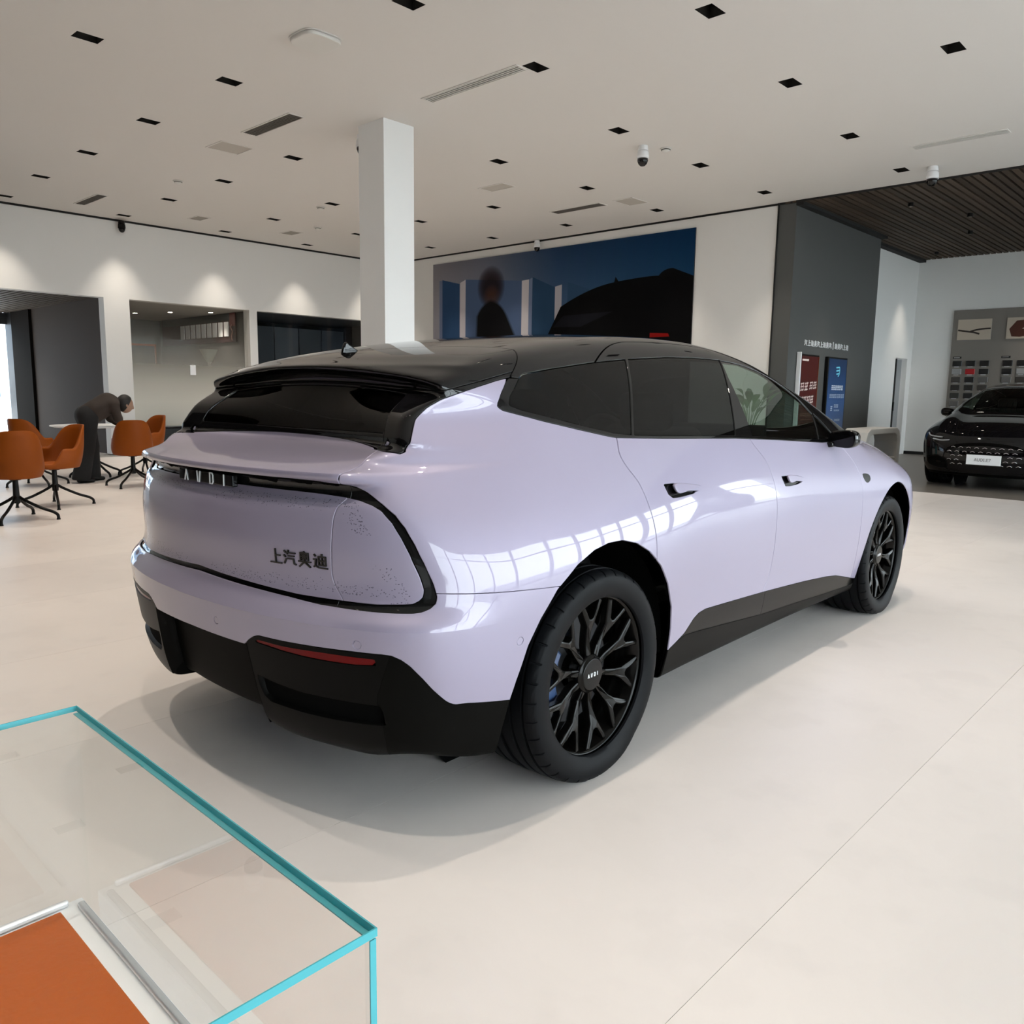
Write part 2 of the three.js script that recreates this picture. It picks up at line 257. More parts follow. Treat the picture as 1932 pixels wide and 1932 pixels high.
// a panel of the skin: smooth normals of the field, its rim turned in by `depth`; `sink` sets the whole panel back
function panel(m, depth = 0.012, sink = 0, uvScale = 0, push = null, bias = [0, 0, 0]) {
  const n = m.pos.length / 3, P = m.pos.slice(), N = new Array(n * 3), I = m.tri.slice();
  for (let i = 0; i < n; i++) {
    const g = gradient(P[i * 3] + bias[0], P[i * 3 + 1] + bias[1], P[i * 3 + 2] + bias[2]), l = 1 / Math.hypot(...g); for (let c = 0; c < 3; c++) N[i * 3 + c] = g[c] * l;
  }
  if (sink) for (let i = 0; i < n * 3; i++) P[i] -= N[i] * sink;
  if (push) for (let i = 0; i < n; i++) for (let c = 0; c < 3; c++) P[i * 3 + c] += push[c];
  if (depth) {
    const edges = new Map();
    for (let t = 0; t < I.length; t += 3) for (let e = 0; e < 3; e++) { const a = I[t + e], b = I[t + (e + 1) % 3], k = b * n + a; if (edges.has(k)) edges.delete(k); else edges.set(a * n + b, [a, b]); }
    const T = new Map(), list = [];
    for (const [a, b] of edges.values()) {
      if (Math.abs(m.pos[a * 3 + 2]) < 1e-4 && Math.abs(m.pos[b * 3 + 2]) < 1e-4) continue;
      list.push([a, b]);
      const ex = P[b * 3] - P[a * 3], ey = P[b * 3 + 1] - P[a * 3 + 1], ez = P[b * 3 + 2] - P[a * 3 + 2];
      for (const v of [a, b]) { const nx = N[v * 3], ny = N[v * 3 + 1], nz = N[v * 3 + 2], t = T.get(v) || [0, 0, 0]; t[0] += ey * nz - ez * ny; t[1] += ez * nx - ex * nz; t[2] += ex * ny - ey * nx; T.set(v, t); }
    }
    const ring = new Map();
    for (const [v, t] of T) {
      const l = 1 / (Math.hypot(...t) || 1), k = P.length / 3; ring.set(v, k);
      for (const [out, down, nn, nt] of [[0.0008, 0.0008, 0.7, 0.7], [0.0015, depth, 0, 1]]) for (let c = 0; c < 3; c++) { P.push(P[v * 3 + c] + t[c] * l * out - N[v * 3 + c] * down); N.push(N[v * 3 + c] * nn + t[c] * l * nt); }
    }
    for (const [a, b] of list) { const p = ring.get(a), q = ring.get(b); I.push(b, a, p, b, p, q, q, p, p + 1, q, p + 1, q + 1); }
  }
  const g = new THREE.BufferGeometry();
  g.setAttribute('position', new THREE.Float32BufferAttribute(P, 3)); g.setAttribute('normal', new THREE.Float32BufferAttribute(N, 3));
  const uv = []; for (let i = 0; i < P.length; i += 3) uv.push(P[i + 2] * (uvScale || 1), P[i + 1] * (uvScale || 1));
  g.setAttribute('uv', new THREE.Float32BufferAttribute(uv, 2)); g.setIndex(I);
  return g;
}
function outline(pts, closed = false, step = 6) {   // a smooth line through measured points
  const c = new THREE.CatmullRomCurve3(pts.map(([a, b]) => new THREE.Vector3(a, b, 0)), closed, 'centripetal');
  return c.getPoints(pts.length * step).map((p) => [p.x, p.y]);
}
function area(pts) {   // signed distance to a closed polygon, negative inside
  const n = pts.length; let a0 = 9, a1 = -9, b0 = 9, b1 = -9; for (const [a, b] of pts) { a0 = Math.min(a0, a); a1 = Math.max(a1, a); b0 = Math.min(b0, b); b1 = Math.max(b1, b); }
  return (u, v) => {
    const far = Math.max(a0 - u, u - a1, b0 - v, v - b1); if (far > 0.05) return far;
    let d = 1e9, inside = false;
    for (let i = 0, j = n - 1; i < n; j = i++) {
      const [ax, ay] = pts[i], [bx, by] = pts[j], ex = bx - ax, ey = by - ay, wx = u - ax, wy = v - ay, t = clamp((wx * ex + wy * ey) / (ex * ex + ey * ey || 1), 0, 1), dx = wx - ex * t, dy = wy - ey * t;
      d = Math.min(d, dx * dx + dy * dy);
      if ((ay > v) !== (by > v) && u < (bx - ax) * (v - ay) / (by - ay) + ax) inside = !inside;
    }
    return inside ? -Math.sqrt(d) : Math.sqrt(d);
  };
}
// ---------- room materials ----------
const paintNoise = noiseMap(256, 4, 5, 5);
M.wall = std(lin(0.76, 0.755, 0.74), 0.75);
M.ceil = std(lin(0.72, 0.7, 0.675), 0.9);
M.column = std(lin(0.88, 0.89, 0.89), 0.6);
M.greyWall = phys(lin(0.088, 0.09, 0.088), 0.6, { specularIntensity: 0.5 });
M.taupe = phys(lin(0.058, 0.043, 0.035), 0.75, { specularIntensity: 0.3 });
M.gap = std(lin(0.01, 0.01, 0.01), 0.9);
M.darkBox = phys(lin(0.003, 0.003, 0.003), 0.8, { specularIntensity: 0.1 });
M.wood = phys(lin(0.075, 0.056, 0.042), 0.6, { specularIntensity: 0.2 });
M.wood2 = phys(lin(0.062, 0.047, 0.036), 0.6, { specularIntensity: 0.2 });
M.wood3 = phys(lin(0.09, 0.066, 0.049), 0.6, { specularIntensity: 0.2 });
M.darkFloor = std(lin(0.14, 0.125, 0.108), 0.35);
M.glow = std(lin(0.9, 0.88, 0.8), 0.5, 0, { emissive: lin(1, 0.9, 0.75), emissiveIntensity: 40 });
M.alu = std(lin(0.6, 0.61, 0.62), 0.3, 0.8);
M.offwhite = std(lin(0.7, 0.69, 0.66), 0.45);
M.grille = std(lin(0.14, 0.125, 0.11), 0.6);
M.orange = phys(lin(0.25, 0.054, 0.0015), 0.55, { specularIntensity: 0.4 });
M.metalBlack = phys(lin(0.005, 0.005, 0.005), 0.4, { specularIntensity: 0.4 });
M.clear = phys(lin(0.97, 0.985, 0.98), 0.0, { transmission: 1, thickness: 0, ior: 1.5 });
M.window = phys(lin(0.86, 0.93, 0.92), 0.0, { transmission: 1, thickness: 0, ior: 1.5 });
M.smoked = phys(lin(0.62, 0.65, 0.66), 0.0, { transmission: 1, thickness: 0, ior: 1.5 });
M.edge = phys(lin(0.10, 0.55, 0.62), 0.25, { transmission: 0.35, thickness: 0 });
M.steelFrame = std(lin(0.05, 0.05, 0.052), 0.4, 0.5);
{
  const n = noiseMap(512, 3, 7, 31), m = noiseMap(512, 24, 4, 77);
  const map = dataTexture(512, (i) => { const v = 0.955 + 0.045 * sstep(0.3, 0.7, n[i]) - 0.014 * sstep(0.55, 0.75, m[i]); return [255 * v * 0.9, 255 * v * 0.872, 255 * v * 0.856]; });
  const rough = dataTexture(512, (i) => { const v = 255 * (0.25 + 0.18 * n[i] + 0.06 * m[i]); return [v, v, v]; }, false);
  map.repeat.set(0.22, 0.22); rough.repeat.set(0.22, 0.22);
  M.floor = [0, 1, 2].map((k) => std(lin(0.96 + 0.02 * k, 0.96 + 0.02 * k, 0.96 + 0.018 * k), 1, 0, { map, roughnessMap: rough }));
}
M.edgeClear = phys(lin(0.5, 0.85, 0.85), 0.3, { transmission: 0.8, thickness: 0 });
M.clearDull = phys(lin(0.95, 0.96, 0.95), 0.0, { transmission: 1, thickness: 0, ior: 1.5, specularIntensity: 0.1 });
M.channel = std(lin(0.8, 0.81, 0.83), 0.25, 0.4);
// ---------- the room: x along the lavender car, z towards the window front, y up ----------
const HC = 4.394;
const worldUV = (g) => { const p = g.attributes.position, n = g.attributes.normal, uv = []; for (let i = 0; i < p.count; i++) { const a = Math.abs(n.getX(i)), b = Math.abs(n.getY(i)); if (b > 0.5) uv.push(p.getX(i), p.getZ(i)); else if (a > 0.5) uv.push(p.getZ(i), p.getY(i)); else uv.push(p.getX(i), p.getY(i)); } g.setAttribute('uv', new THREE.Float32BufferAttribute(uv, 2)); return g; };
const floor = struct('floor', span(-6.3, 20.5, -0.3, -0.02, -30, 5.3), std(lin(0.3, 0.29, 0.27), 0.8));
{ // large cast slabs with fine joints
  const zs = []; for (let k = -5; k < 14; k++) zs.push(-0.8 - 1.15 * k); zs.sort((a, b) => b - a);
  const xs = [-6.3, 9.0, 12.15];
  for (let i = 0; i < zs.length - 1; i++) for (let j = 0; j < xs.length - 1; j++) {
    const z1 = Math.min(zs[i], 5.3), z0 = Math.max(zs[i + 1], -16.6); if (z1 <= z0 + 0.02) continue;
    obj('slab', worldUV(span(xs[j] + 0.0006, xs[j + 1] - 0.0006, -0.02, 0, z0 + 0.0006, z1 - 0.0006)), M.floor[(i * 5 + j * 3) % 3], floor);
  }
  obj('slab', worldUV(span(-6.3, 15, -0.02, 0, -30, -16.601)), M.floor[0], floor);
  obj('dark_paving', span(12.15, 20.5, -0.02, 0.001, -6.4, 5.3), M.darkFloor, floor);
  obj('slab', worldUV(span(12.151, 20.5, -0.02, 0, -16.6, -6.4)), M.floor[1], floor);
}
// recessed downlights: centres on the ceiling, on a grid of 1.95 m
const DL = [[4.57, -5.51], [6.3, -3.77], [3.08, -8.2], [4.45, -8.22], [6.23, -5.61], [8.35, -2.51], [8.2, -3.96], [4.44, -10.13], [8.31, -6.14], [10.27, -4.16], [4.45, -12.08], [6.4, -10.16], [8.33, -8.15], [10.24, -6.17], [4.46, -13.97], [6.4, -12.08], [10.24, -8.13], [12.21, -4.2], [12.2, -6.2], [4.49, -15.85], [6.4, -13.96], [8.35, -12.09], [10.26, -10.15], [12.2, -8.16], [6.42, -15.87], [8.38, -14.01], [10.24, -12.03], [12.19, -10.15], [8.38, -15.85], [12.24, -12.13], [10.28, -15.85], [12.18, -13.98], [10.24, -13.98], [12.2, -15.85],
  [0.6, -5.6], [2.27, -5.58], [0.6, -3.7], [2.55, -3.7], [4.5, -3.7], [0.6, -1.7], [2.55, -1.7], [4.5, -1.7], [6.4, -1.7], [0.6, 0.6], [4.5, 0.8], [-1.4, -3.7], [-1.4, -1.2], [2.25, -7.42], [2.28, -9.36], [2.4, -11.4]];
const FX = 0.115, FZ = 0.08;
{
  const rect = (x0, x1, z0, z1) => [[x0, -z0], [x1, -z0], [x1, -z1], [x0, -z1]];
  const holes = DL.map(([x, z]) => rect(x - FX, x + FX, z - FZ, z + FZ));
  const g = new THREE.ExtrudeGeometry(shapeOf(rect(-6.3, 13.0, -16.6, 5.3), holes.map((h) => h.slice().reverse())), { depth: 0.06, bevelEnabled: false }).rotateX(-PI / 2).translate(0, HC, 0);
  struct('ceiling', g, M.ceil);
  struct('ceiling_slab', span(-6.3, 20.5, HC + 0.4, HC + 0.6, -16.6, 5.3), M.ceil);
}
// walls
{
  const z0 = -16.6, z1 = -16.35, H = HC + 0.4, t = 2.948;
  const wl = struct('wall_left', [span(-6.3, 1.6, 0, H, z0, z1), span(6.16, 6.63, 0, t, z0, z1), span(9.135, 9.315, 0, t, z0, z1), span(12.9, 13.3, 0, t, z0, z1), span(1.6, 13.3, t, H, z0, z1)], M.wall);
  struct('wall_back', [span(13.03, 13.35, 0, H, -16.35, -6.36)], M.wall);
  struct('wall_portal', [span(13.03, 16.8, 0, H, -6.345, -6.05)], M.greyWall);
  struct('trim_1', [span(13.0, 13.35, 0, H, -6.36, -6.345)], M.gap);
  const d0 = 19.15, d1 = 19.92;
  const wr = struct('wall_right', [span(16.8, d0, 0, H, -6.6, -6.39), span(d1, 20.4, 0, H, -6.6, -6.39), span(d0, d1, 2.17, H, -6.6, -6.39)], M.wall);
  const door = struct('door_1', span(d0 + 0.02, d1 - 0.02, 0, 2.16, -6.56, -6.5), std(lin(0.3, 0.31, 0.32), 0.5));
  obj('door_edge', span(d0 + 0.3, d0 + 0.36, 0, 2.16, -6.5, -6.47), M.gap, door); obj('door_handle', [span(d0 + 0.27, d0 + 0.3, 1.0, 1.2, -6.5, -6.44, 0.01)], M.metalBlack, door);
  struct('wall_far', span(20.2, 20.5, 0, H, -6.6, 5.3), M.wall);
  struct('wall_rear', span(-6.5, -6.3, 0, H, -16.6, 5.3), M.taupe);
  struct('ceiling_rear', [span(-6.3, -2.4, HC - 0.06, HC - 0.002, -16.35, 5)], M.taupe);
  struct('baseboard_right', [span(16.8, d0, 0, 0.07, -6.39, -6.375), span(20.185, 20.2, 0, 0.07, -6.39, 5)], M.gap);
  struct('baseboard_left', [span(6.16, 6.63, 0, 0.06, -16.35, -16.338), span(9.135, 9.315, 0, 0.06, -16.35, -16.338)], std(lin(0.2, 0.19, 0.18), 0.6));
  struct('trim_2', [span(-6.3, 13.03, HC - 0.035, HC, -16.352, -16.335), span(13.015, 13.032, HC - 0.03, HC, -16.35, -6.05)], M.gap);
  struct('column', span(6.17, 6.62, 0, HC, -8.375, -7.895), M.column);
}
{ // wooden slat ceiling over the far bay
  const s = struct('ceiling_bay', span(12.98, 20.3, 4.46, 4.5, -6.45, 5.2), M.gap);
  obj('edge_trim', [span(12.985, 13.0, 4.365, 4.5, -6.05, 5.2)], M.gap, s);
  obj('edge_trim', [span(13.0, 16.8, 4.32, 4.46, -6.05, -5.93), span(16.8, 20.2, 4.32, 4.46, -6.39, -6.25)], M.gap, s);
  const g = new THREE.BoxGeometry(7.18, 0.07, 0.082), woods = [M.wood, M.wood2, M.wood3];
  for (let k = 0; k < 94; k++) { const m = obj('slat', g, woods[(k * 7 + (k % 5)) % 3], s); m.position.set(16.6, 4.405, -6.2 + k * 0.118); }
  const spots = [[14.2, -4.7, 14.3, -5.8], [15.6, -4.2, 15.3, -5.6], [17.2, -4.6, 17.6, -4.4], [19.2, -5.75, 19.2, -6.3], [14.4, -2.6, 13.6, -3.0], [19.4, -3.4, 20.1, -4.0]], nth = ['nearest the main ceiling', 'above the posters', 'over the black car', 'beside the far door', 'over the nose of the black car', 'before the sample wall'];
  spots.forEach(([x, z, tx, tz], i) => { const t = thing('track_light', 'small black spotlight between the wooden slats, ' + nth[i], 'spotlight', [x, 4.37, z], 0, 'spotlights between the wooden slats'); obj('lamp_body', [new THREE.CylinderGeometry(0.04, 0.043, 0.06, 20, 1, true).translate(0, -0.03, 0), cyl(0.04, 0.04, 0.004, 20, 0, -0.002, 0)], M.metalBlack, t); obj('bracket', box(0.1, 0.012, 0.05, 0, 0.004, 0), M.metalBlack, t); obj('lamp', cyl(0.03, 0.03, 0.004, 20, 0, -0.012, 0), M.glow, t); const s = new THREE.SpotLight(0xffffff, SPOT * 0.7, 0, 0.5, 0.9, 2); s.color.setRGB(1, 0.9, 0.77); s.position.set(x, 4.29, z); s.target.position.set(tx, 0, tz); s.castShadow = true; s.name = 'track_light_beam'; scene.add(s, s.target); });
}
{ // window front behind the camera: posts, transoms and panes, daylight outside
  const w = struct('wall_front', [span(-6.3, -2.2, 0, HC + 0.4, 5, 5.3), span(-6.3, 20.4, 3.5, HC + 0.4, 5, 5.3), span(-2.2, 20.4, 0, 0.12, 5, 5.3)], M.wall);
  for (let k = 0; k <= 12; k++) { const x = -2.2 + k * 1.88; obj('post', span(x - 0.06, x + 0.06, 0.12, 3.5, 5.05, 5.2), M.steelFrame, w); }
  obj('transom', span(-2.2, 20.4, 2.62, 2.7, 5.08, 5.18), M.steelFrame, w);
  for (let k = 0; k < 12; k++) { const x = -2.2 + k * 1.88; const p = struct('window_' + (k + 1), new THREE.PlaneGeometry(1.86, 3.36).rotateY(PI).translate(x + 0.94, 1.81, 5.13), M.window); }
  struct('ground_front', span(-40, 60, -0.35, -0.3, 5.3, 70), std(lin(0.34, 0.34, 0.33), 0.9));
}
// ---------- the car: one field, cut into panels; two cars share the panels in their own paints ----------
const SKIN = {};
{
  const crossed = (k) => joined(k, mirrored(k));
  const z2 = (z) => Math.min(z * z, 0.6);
  let H = netHalf(0.0095);
  const rearArch = area([[-0.447, -0.2], [-0.444, 0.3], [-0.437, 0.387], [-0.423, 0.447], [-0.39, 0.55], [-0.346, 0.626], [-0.28, 0.708], [-0.186, 0.772], [-0.097, 0.806], [-0.018, 0.819], [0.065, 0.818], [0.151, 0.797], [0.234, 0.757], [0.324, 0.69], [0.395, 0.61], [0.464, 0.505], [0.496, 0.41], [0.509, 0.318], [0.512, -0.2]]);
  const frontArch = area(outline([[2.556, -0.2], [2.556, 0.249], [2.578, 0.42], [2.622, 0.56], [2.7, 0.667], [2.82, 0.751], [2.937, 0.79], [3.054, 0.796], [3.164, 0.765], [3.24, 0.71], [3.31, 0.62], [3.365, 0.5], [3.385, 0.38], [3.39, 0.2], [3.39, -0.2]]));
  H = split(H, (x, y, z) => Math.max(Math.min(rearArch(x, y), frontArch(x, y)), 0.5 - z))[1];
  SKIN.whole = crossed(split(netHalf(0.03), (x, y, z) => Math.max(Math.min(rearArch(x, y), frontArch(x, y)), 0.5 - z))[1]);
  // the black upper body
  const lift = (y, z) => y + 0.055 * z2(z);
  const edge = [[-0.63, 1.132, .587], [-0.607, 1.167, .624], [-0.571, 1.217, .664], [-0.529, 1.251, .671], [-0.483, 1.276, .673], [-0.421, 1.295, .687], [-0.349, 1.315, .694], [-0.268, 1.335, .696], [-0.209, 1.346, .697], [-0.226, 1.336, .701], [-0.263, 1.297, .717], [-0.285, 1.264, .727], [-0.288, 1.252, .732], [-0.272, 1.241, .739], [-0.18, 1.22, .764], [-0.111, 1.204, .778], [0.037, 1.175, .811], [0.158, 1.153, .832], [0.208, 1.146, .837], [0.497, 1.135, .851], [1.07, 1.117, .861], [1.517, 1.095, .865], [2.029, 1.065, .868], [2.2, 1.064, .86], [2.45, 1.066, .82], [2.66, 1.072, .7]].map(([x, y, z]) => [x, lift(y, z)]);
  const black = area([[-1.3, 1.147], [-0.662, 1.147], [-0.645, 1.144], ...edge, [2.74, 1.3], [2.74, 1.9], [-1.3, 1.9]]);
  let [U, L] = split(H, (x, y, z) => Math.min(black(x, lift(y, z)), Math.max(1.147 - lift(y, z), x + 0.3, z - 0.57 - 0.3 * (y - 1.13))), 0.004);
  const rest = (fn, gap, name, both) => { const [a, b] = split(U, fn, gap); SKIN[name] = both ? crossed(a) : a; U = b; };
  const low = (fn, gap, name, both) => { const [a, b] = split(L, fn, gap); SKIN[name] = both ? crossed(a) : a; L = b; };
  const pane = (pts) => { const s = area(pts); return (x, y, z) => Math.max(s(x, y), 0.42 - z); };
  rest(pane([[-0.243, 1.258], [-0.233, 1.285], [-0.163, 1.348], [-0.14, 1.36], [0.02, 1.382], [0.25, 1.41], [0.484, 1.431], [0.302, 1.153], [0.2, 1.163], [0.02, 1.197], [-0.2, 1.243]]), 0.004, 'quarterGlass');
  rest(pane([[0.502, 1.433], [0.8, 1.452], [1.05, 1.459], [1.272, 1.458], [1.077, 1.13], [0.6, 1.142], [0.316, 1.152]]), 0.004, 'rearDoorGlass');
  rest(pane([...outline([[1.278, 1.456], [1.476, 1.443], [1.662, 1.41], [1.841, 1.352], [1.96, 1.287], [2.043, 1.21]]), [1.999, 1.083], [1.6, 1.102], [1.236, 1.123], [1.241, 1.238], [1.249, 1.376]]), 0.004, 'frontDoorGlass');
  rest(pane([[2.06, 1.21], [2.1, 1.19], [2.24, 1.09], [2.22, 1.08], [2.02, 1.083]]), 0.004, 'cornerGlass');
  rest((x, y, z) => Math.max(x + 0.36, 1.166 + 0.01 * z - y, y - (1.315 - 0.1 * z2(z)), z - (0.545 - 0.33 * (y - 1.18))), 0.004, 'rearGlass', true);
  rest((x, y, z) => Math.max(1.68 + 0.12 * z2(z) - x, z - lerp(0.6, 0.72, sstep(1.7, 2.6, x)), x + 0.35 * z2(z) - 2.66), 0.005, 'windscreen', true);
  rest((x, y, z) => { const s = z < 0.595 ? -0.077 - 0.35 * (0.595 - z) : -0.077 - 1.38 * Math.max(0, 1.441 - y); return Math.max(s - x, 1.31 + 0.12 * Math.min(x, 0.6) - y, x < -0.05 ? 1.345 - y : -1, z - lerp(0.75, 0.6, sstep(0, 0.6, x))); }, 0.006, 'roofPanel', true);
  rest((x, y, z) => Math.max(1.3 + 0.22 * (x + 0.48) - y, x - 0.1, 1.322 - 0.1 * z2(z) - y), 0.004, 'spoiler', true);
  rest((x, y, z) => Math.max(z - (0.563 - 0.3 * (y - 1.13)), x + 0.2), 0.004, 'hatchFrame', true);
  SKIN.pillarTrim = U;
  // lower black parts
  const YB = [[0, .536], [.286, .533], [.307, .551], [.332, .566], [.356, .574], [.456, .574], [.564, .576], [.689, .579], [.769, .579], [.808, .577], [.848, .565], [.882, .547], [.933, .507], [.967, .476], [1.001, .449], [1.021, .434], [1.043, .422], [1.06, .418], [1.106, .415], [1.288, .386], [2, .386]];
  const yb = (s) => { let i = 0; while (i < YB.length - 2 && s > YB[i + 1][0]) i++; const [a, p] = YB[i], [b, q] = YB[i + 1]; return lerp(p, q, (s - a) / (b - a)); };
  low((x, y, z) => x < -0.1 ? (y - yb(z + Math.max(0, x + 0.8))) : 1, 0.003, 'diffuser', false);
  { const [a, b] = split(SKIN.diffuser, (x, y, z) => Math.max(z - (0.3 + 0.08 * (0.5 - y)), x + 0.7), 0.0); SKIN.platePanel = crossed(a); SKIN.diffuser = b;
    const vent = area([[0.318, 0.442], [0.4, 0.43], [0.5, 0.421], [0.745, 0.421], [0.752, 0.4], [0.752, 0.357], [0.6, 0.352], [0.48, 0.352], [0.36, 0.358], [0.335, 0.375], [0.322, 0.41]]);
    const [v, w] = split(b, (x, y, z) => Math.max(vent(z, y), x + 0.6), 0); SKIN.ventRecess = v;
    const refl = area([[0.335, 0.556], [0.345, 0.559], [0.45, 0.556], [0.6, 0.561], [0.749, 0.562], [0.753, 0.544], [0.69, 0.538], [0.6, 0.537], [0.522, 0.538], [0.42, 0.543], [0.345, 0.549]]);
    const [r, q] = split(w, (x, y, z) => Math.max(refl(z, y), x + 0.6), 0.002); SKIN.reflector = r; SKIN.diffuser = q;
    const [fin, d] = split(q, (x, y, z) => { const yy = y; const s = z + Math.max(0, x + 0.8), e = yy > 0.42 ? lerp(0.748, 0.80, clamp((yy - 0.45) / 0.12, 0, 1)) : lerp(0.78, 0.748, clamp((yy - 0.3) / 0.13, 0, 1)); return Math.max(e - s, x + 0.35); }, 0.003); SKIN.diffuserFin = fin; SKIN.diffuser = d; }
  const SILL = [[0.5, .3], [0.512, .32], [0.56, .337], [0.621, .362], [0.68, .41], [0.717, .426], [0.775, .432], [1.0, .42], [1.321, .403], [1.806, .374], [2.1, .352], [2.245, .335], [2.36, .31], [2.484, .282], [2.64, .252]];
  const sill = area([...SILL, [2.64, 0], [0.5, 0]]);
  low((x, y, z) => Math.max(sill(x, y), 0.35 - z), 0.004, 'sill');
  { const line = area([[0.55, .335], [0.625, .352], [0.72, .345], [1.387, .285], [2.1, .25], [2.5, .235], [2.64, .24], [2.7, 0.6], [0.4, 0.6]]); const [a, b] = split(SKIN.sill, (x, y, z) => Math.max(line(x, y), 0.7 - z), 0.005); SKIN.sillPanel = a; SKIN.sill = b;
    const [p, q] = split(a, (x) => x - 1.36, 0.004); SKIN.sillPanel = p; SKIN.sillPanelFront = q; }
  low((x, y, z) => Math.max(y - 0.235, 1.0 - 2 * (z < 0.86)), 0, 'underbody', true);
  // tail
  const ringOut = area([[-0.3, 0.712], [0, .713], [.2, .706], [.435, .699], [.56, .692], [.635, .691], [.71, .691], [.778, .691], [.821, .692], [.837, .695], [.848, .703], [.854, .716], [.853, .733], [.842, .772], [.822, .828], [.798, .879], [.773, .923], [.746, .957], [.712, .984], [.681, 1.003], [.657, 1.016], [.627, 1.029], [.603, 1.037], [.536, 1.043], [.459, 1.045], [0, 1.047], [-0.3, 1.047]]);
  const ringIn = area([[-0.3, 0.73], [0, .731], [.2, .722], [.466, .709], [.545, .708], [.621, .708], [.723, .709], [.789, .713], [.809, .715], [.821, .724], [.827, .735], [.826, .753], [.815, .791], [.793, .849], [.769, .896], [.744, .936], [.713, .968], [.687, .982], [.65, .992], [.601, .998], [.516, 1.003], [.417, 1.005], [0, 1.007], [-0.3, 1.007]]);
  { const [ring, out] = split(L, (x, y, z) => Math.max(ringOut(z, y), x + 0.3), 0.003); L = out;
    const [inner, band] = split(ring, (x, y, z) => ringIn(z, y), 0.003);
    const [mid, side] = split(inner, (x, y, z) => z - akima([.69, .71, .738, .762, .787, .864, .934, .967, .996, 1.02], [.635, .621, .6, .588, .585, .588, .588, .59, .602, .61], y), 0.005);
    SKIN.lampCentre = crossed(mid); SKIN.lampSide = side;
    const [bar, loop] = split(band, (x, y, z) => Math.max(0.9 - y, z - 0.604), 0.003); SKIN.lightBar = crossed(bar);
    const [strip, hoop] = split(loop, (x, y, z) => Math.max(y - 0.76, z - 0.604), 0.003); SKIN.lowerStrip = crossed(strip); SKIN.lampLoop = hoop; }
  low((x, y, z) => Math.max(x + 0.3, z - (0.606 - 0.1 * sstep(-0.74, -0.62, x) * 0.2), 1.02 - y), 0.005, 'deck', true);
  low((x, y, z) => Math.max(x - 0.03, y - (0.744 - (x + 0.686) * 0.069)), 0.004, 'bumper', true);
  // sides
  const seamR = [[0.206, 1.6], [0.206, 1.4], [0.206, 1.148], [0.189, 1.09], [0.203, 1.05], [0.243, .992], [0.266, .902], [0.28, .795], [0.286, .7]];
  const seamB = [[1.2, 1.2], [1.21, 1.104], [1.245, 1.07], [1.318, 0.998], [1.345, .9], [1.357, .785], [1.372, .653], [1.378, .55], [1.37, 0.47], [1.333, .4], [1.3, 0.1]];
  const seamF = [[2.19, 1.2], [2.21, 1.06], [2.26, 1.045], [2.335, 1.0], [2.4, .937], [2.43, .86], [2.442, .72], [2.47, .515], [2.49, .3], [2.5, .1]];
  const along = (pts) => { const p = outline(pts), s = area([...p, [p.at(-1)[0] - 4, p.at(-1)[1]], [p[0][0] - 4, p[0][1]]]); return s; };
  const [bR, bB, bF] = [along(seamR), along(seamB), along(seamF)];
  low((x, y, z) => Math.max(bR(x, y), 0.3 - z), 0.0075, 'quarterPanel');
  low((x, y, z) => Math.max(bB(x, y), 0.5 - z), 0.0075, 'rearDoor');
  low((x, y, z) => Math.max(bF(x, y), 0.5 - z), 0.0075, 'frontDoor');
  low((x, y, z) => Math.max(2.0 - x, z - (0.72 - 0.12 * sstep(3.0, 3.7, x)), 0.8 - y, 0.84 - y + 0.25 * sstep(3.3, 3.7, x) * 0), 0.005, 'bonnet', true);
  { const [a, b] = split(L, (x, y, z) => Math.max(3.28 - x, z - 2), 0.004); SKIN.noseSkin = crossed(a); L = b; }
  low((x, y, z) => x - 4 + (x < 2 ? 4 : 0), 0, 'frontWing');
  for (const k of ['quarterGlass', 'rearDoorGlass', 'frontDoorGlass', 'cornerGlass']) SKIN[k + 'Left'] = mirrored(SKIN[k]);
}
const holes = ['quarterGlass', 'rearDoorGlass', 'frontDoorGlass', 'cornerGlass', 'rearGlass', 'windscreen'];
// pieces cut from the doors, wings and tail
function cutOut(name, piece, fn, gap = 0.002) { const [a, b] = split(SKIN[name], fn, gap); SKIN[name] = b; SKIN[piece] = a; }
{
  const p1 = area([[.397, .976], [.478, .973], [.497, .941], [.6, .936], [.676, .929], [.6, .924], [.5, .92], [.44, .921], [.413, .937]]);
  cutOut('rearDoor', 'handleRecessRear', (x, y, z) => p1(x, y));
  const p2 = area([[1.428, .934], [1.507, .932], [1.527, .906], [1.6, .901], [1.674, .893], [1.6, .886], [1.51, .884], [1.455, .887]]);
  cutOut('frontDoor', 'handleRecessFront', (x, y, z) => p2(x, y));
  const p3 = area(outline([[2.465, .875], [2.575, .866], [2.578, .845], [2.54, .828], [2.49, .836]], true));
  cutOut('frontWing', 'sideCamera', (x, y, z) => p3(x, y));
  for (const [k, at] of [[0, [-0.835, 0.6, 0.706]], [1, [-0.422, 0.571, 0.948]], [2, [-0.95, 0.585, 0.155]]]) cutOut('bumper', 'sensor' + k, (x, y, z) => Math.hypot(x - at[0], y - at[1], z - at[2]) - 0.013, 0.003);
}
function bare(m, keep) { let r = m; return r; }
{ const [a, b] = split(SKIN.deck, (x, y, z) => y - 1.0662); SKIN.deck = b; SKIN.deckLip = a; const [c, d] = split(SKIN.bumper, (x, y, z) => y - 0.643); SKIN.bumper = d; SKIN.bumperFace = c; }
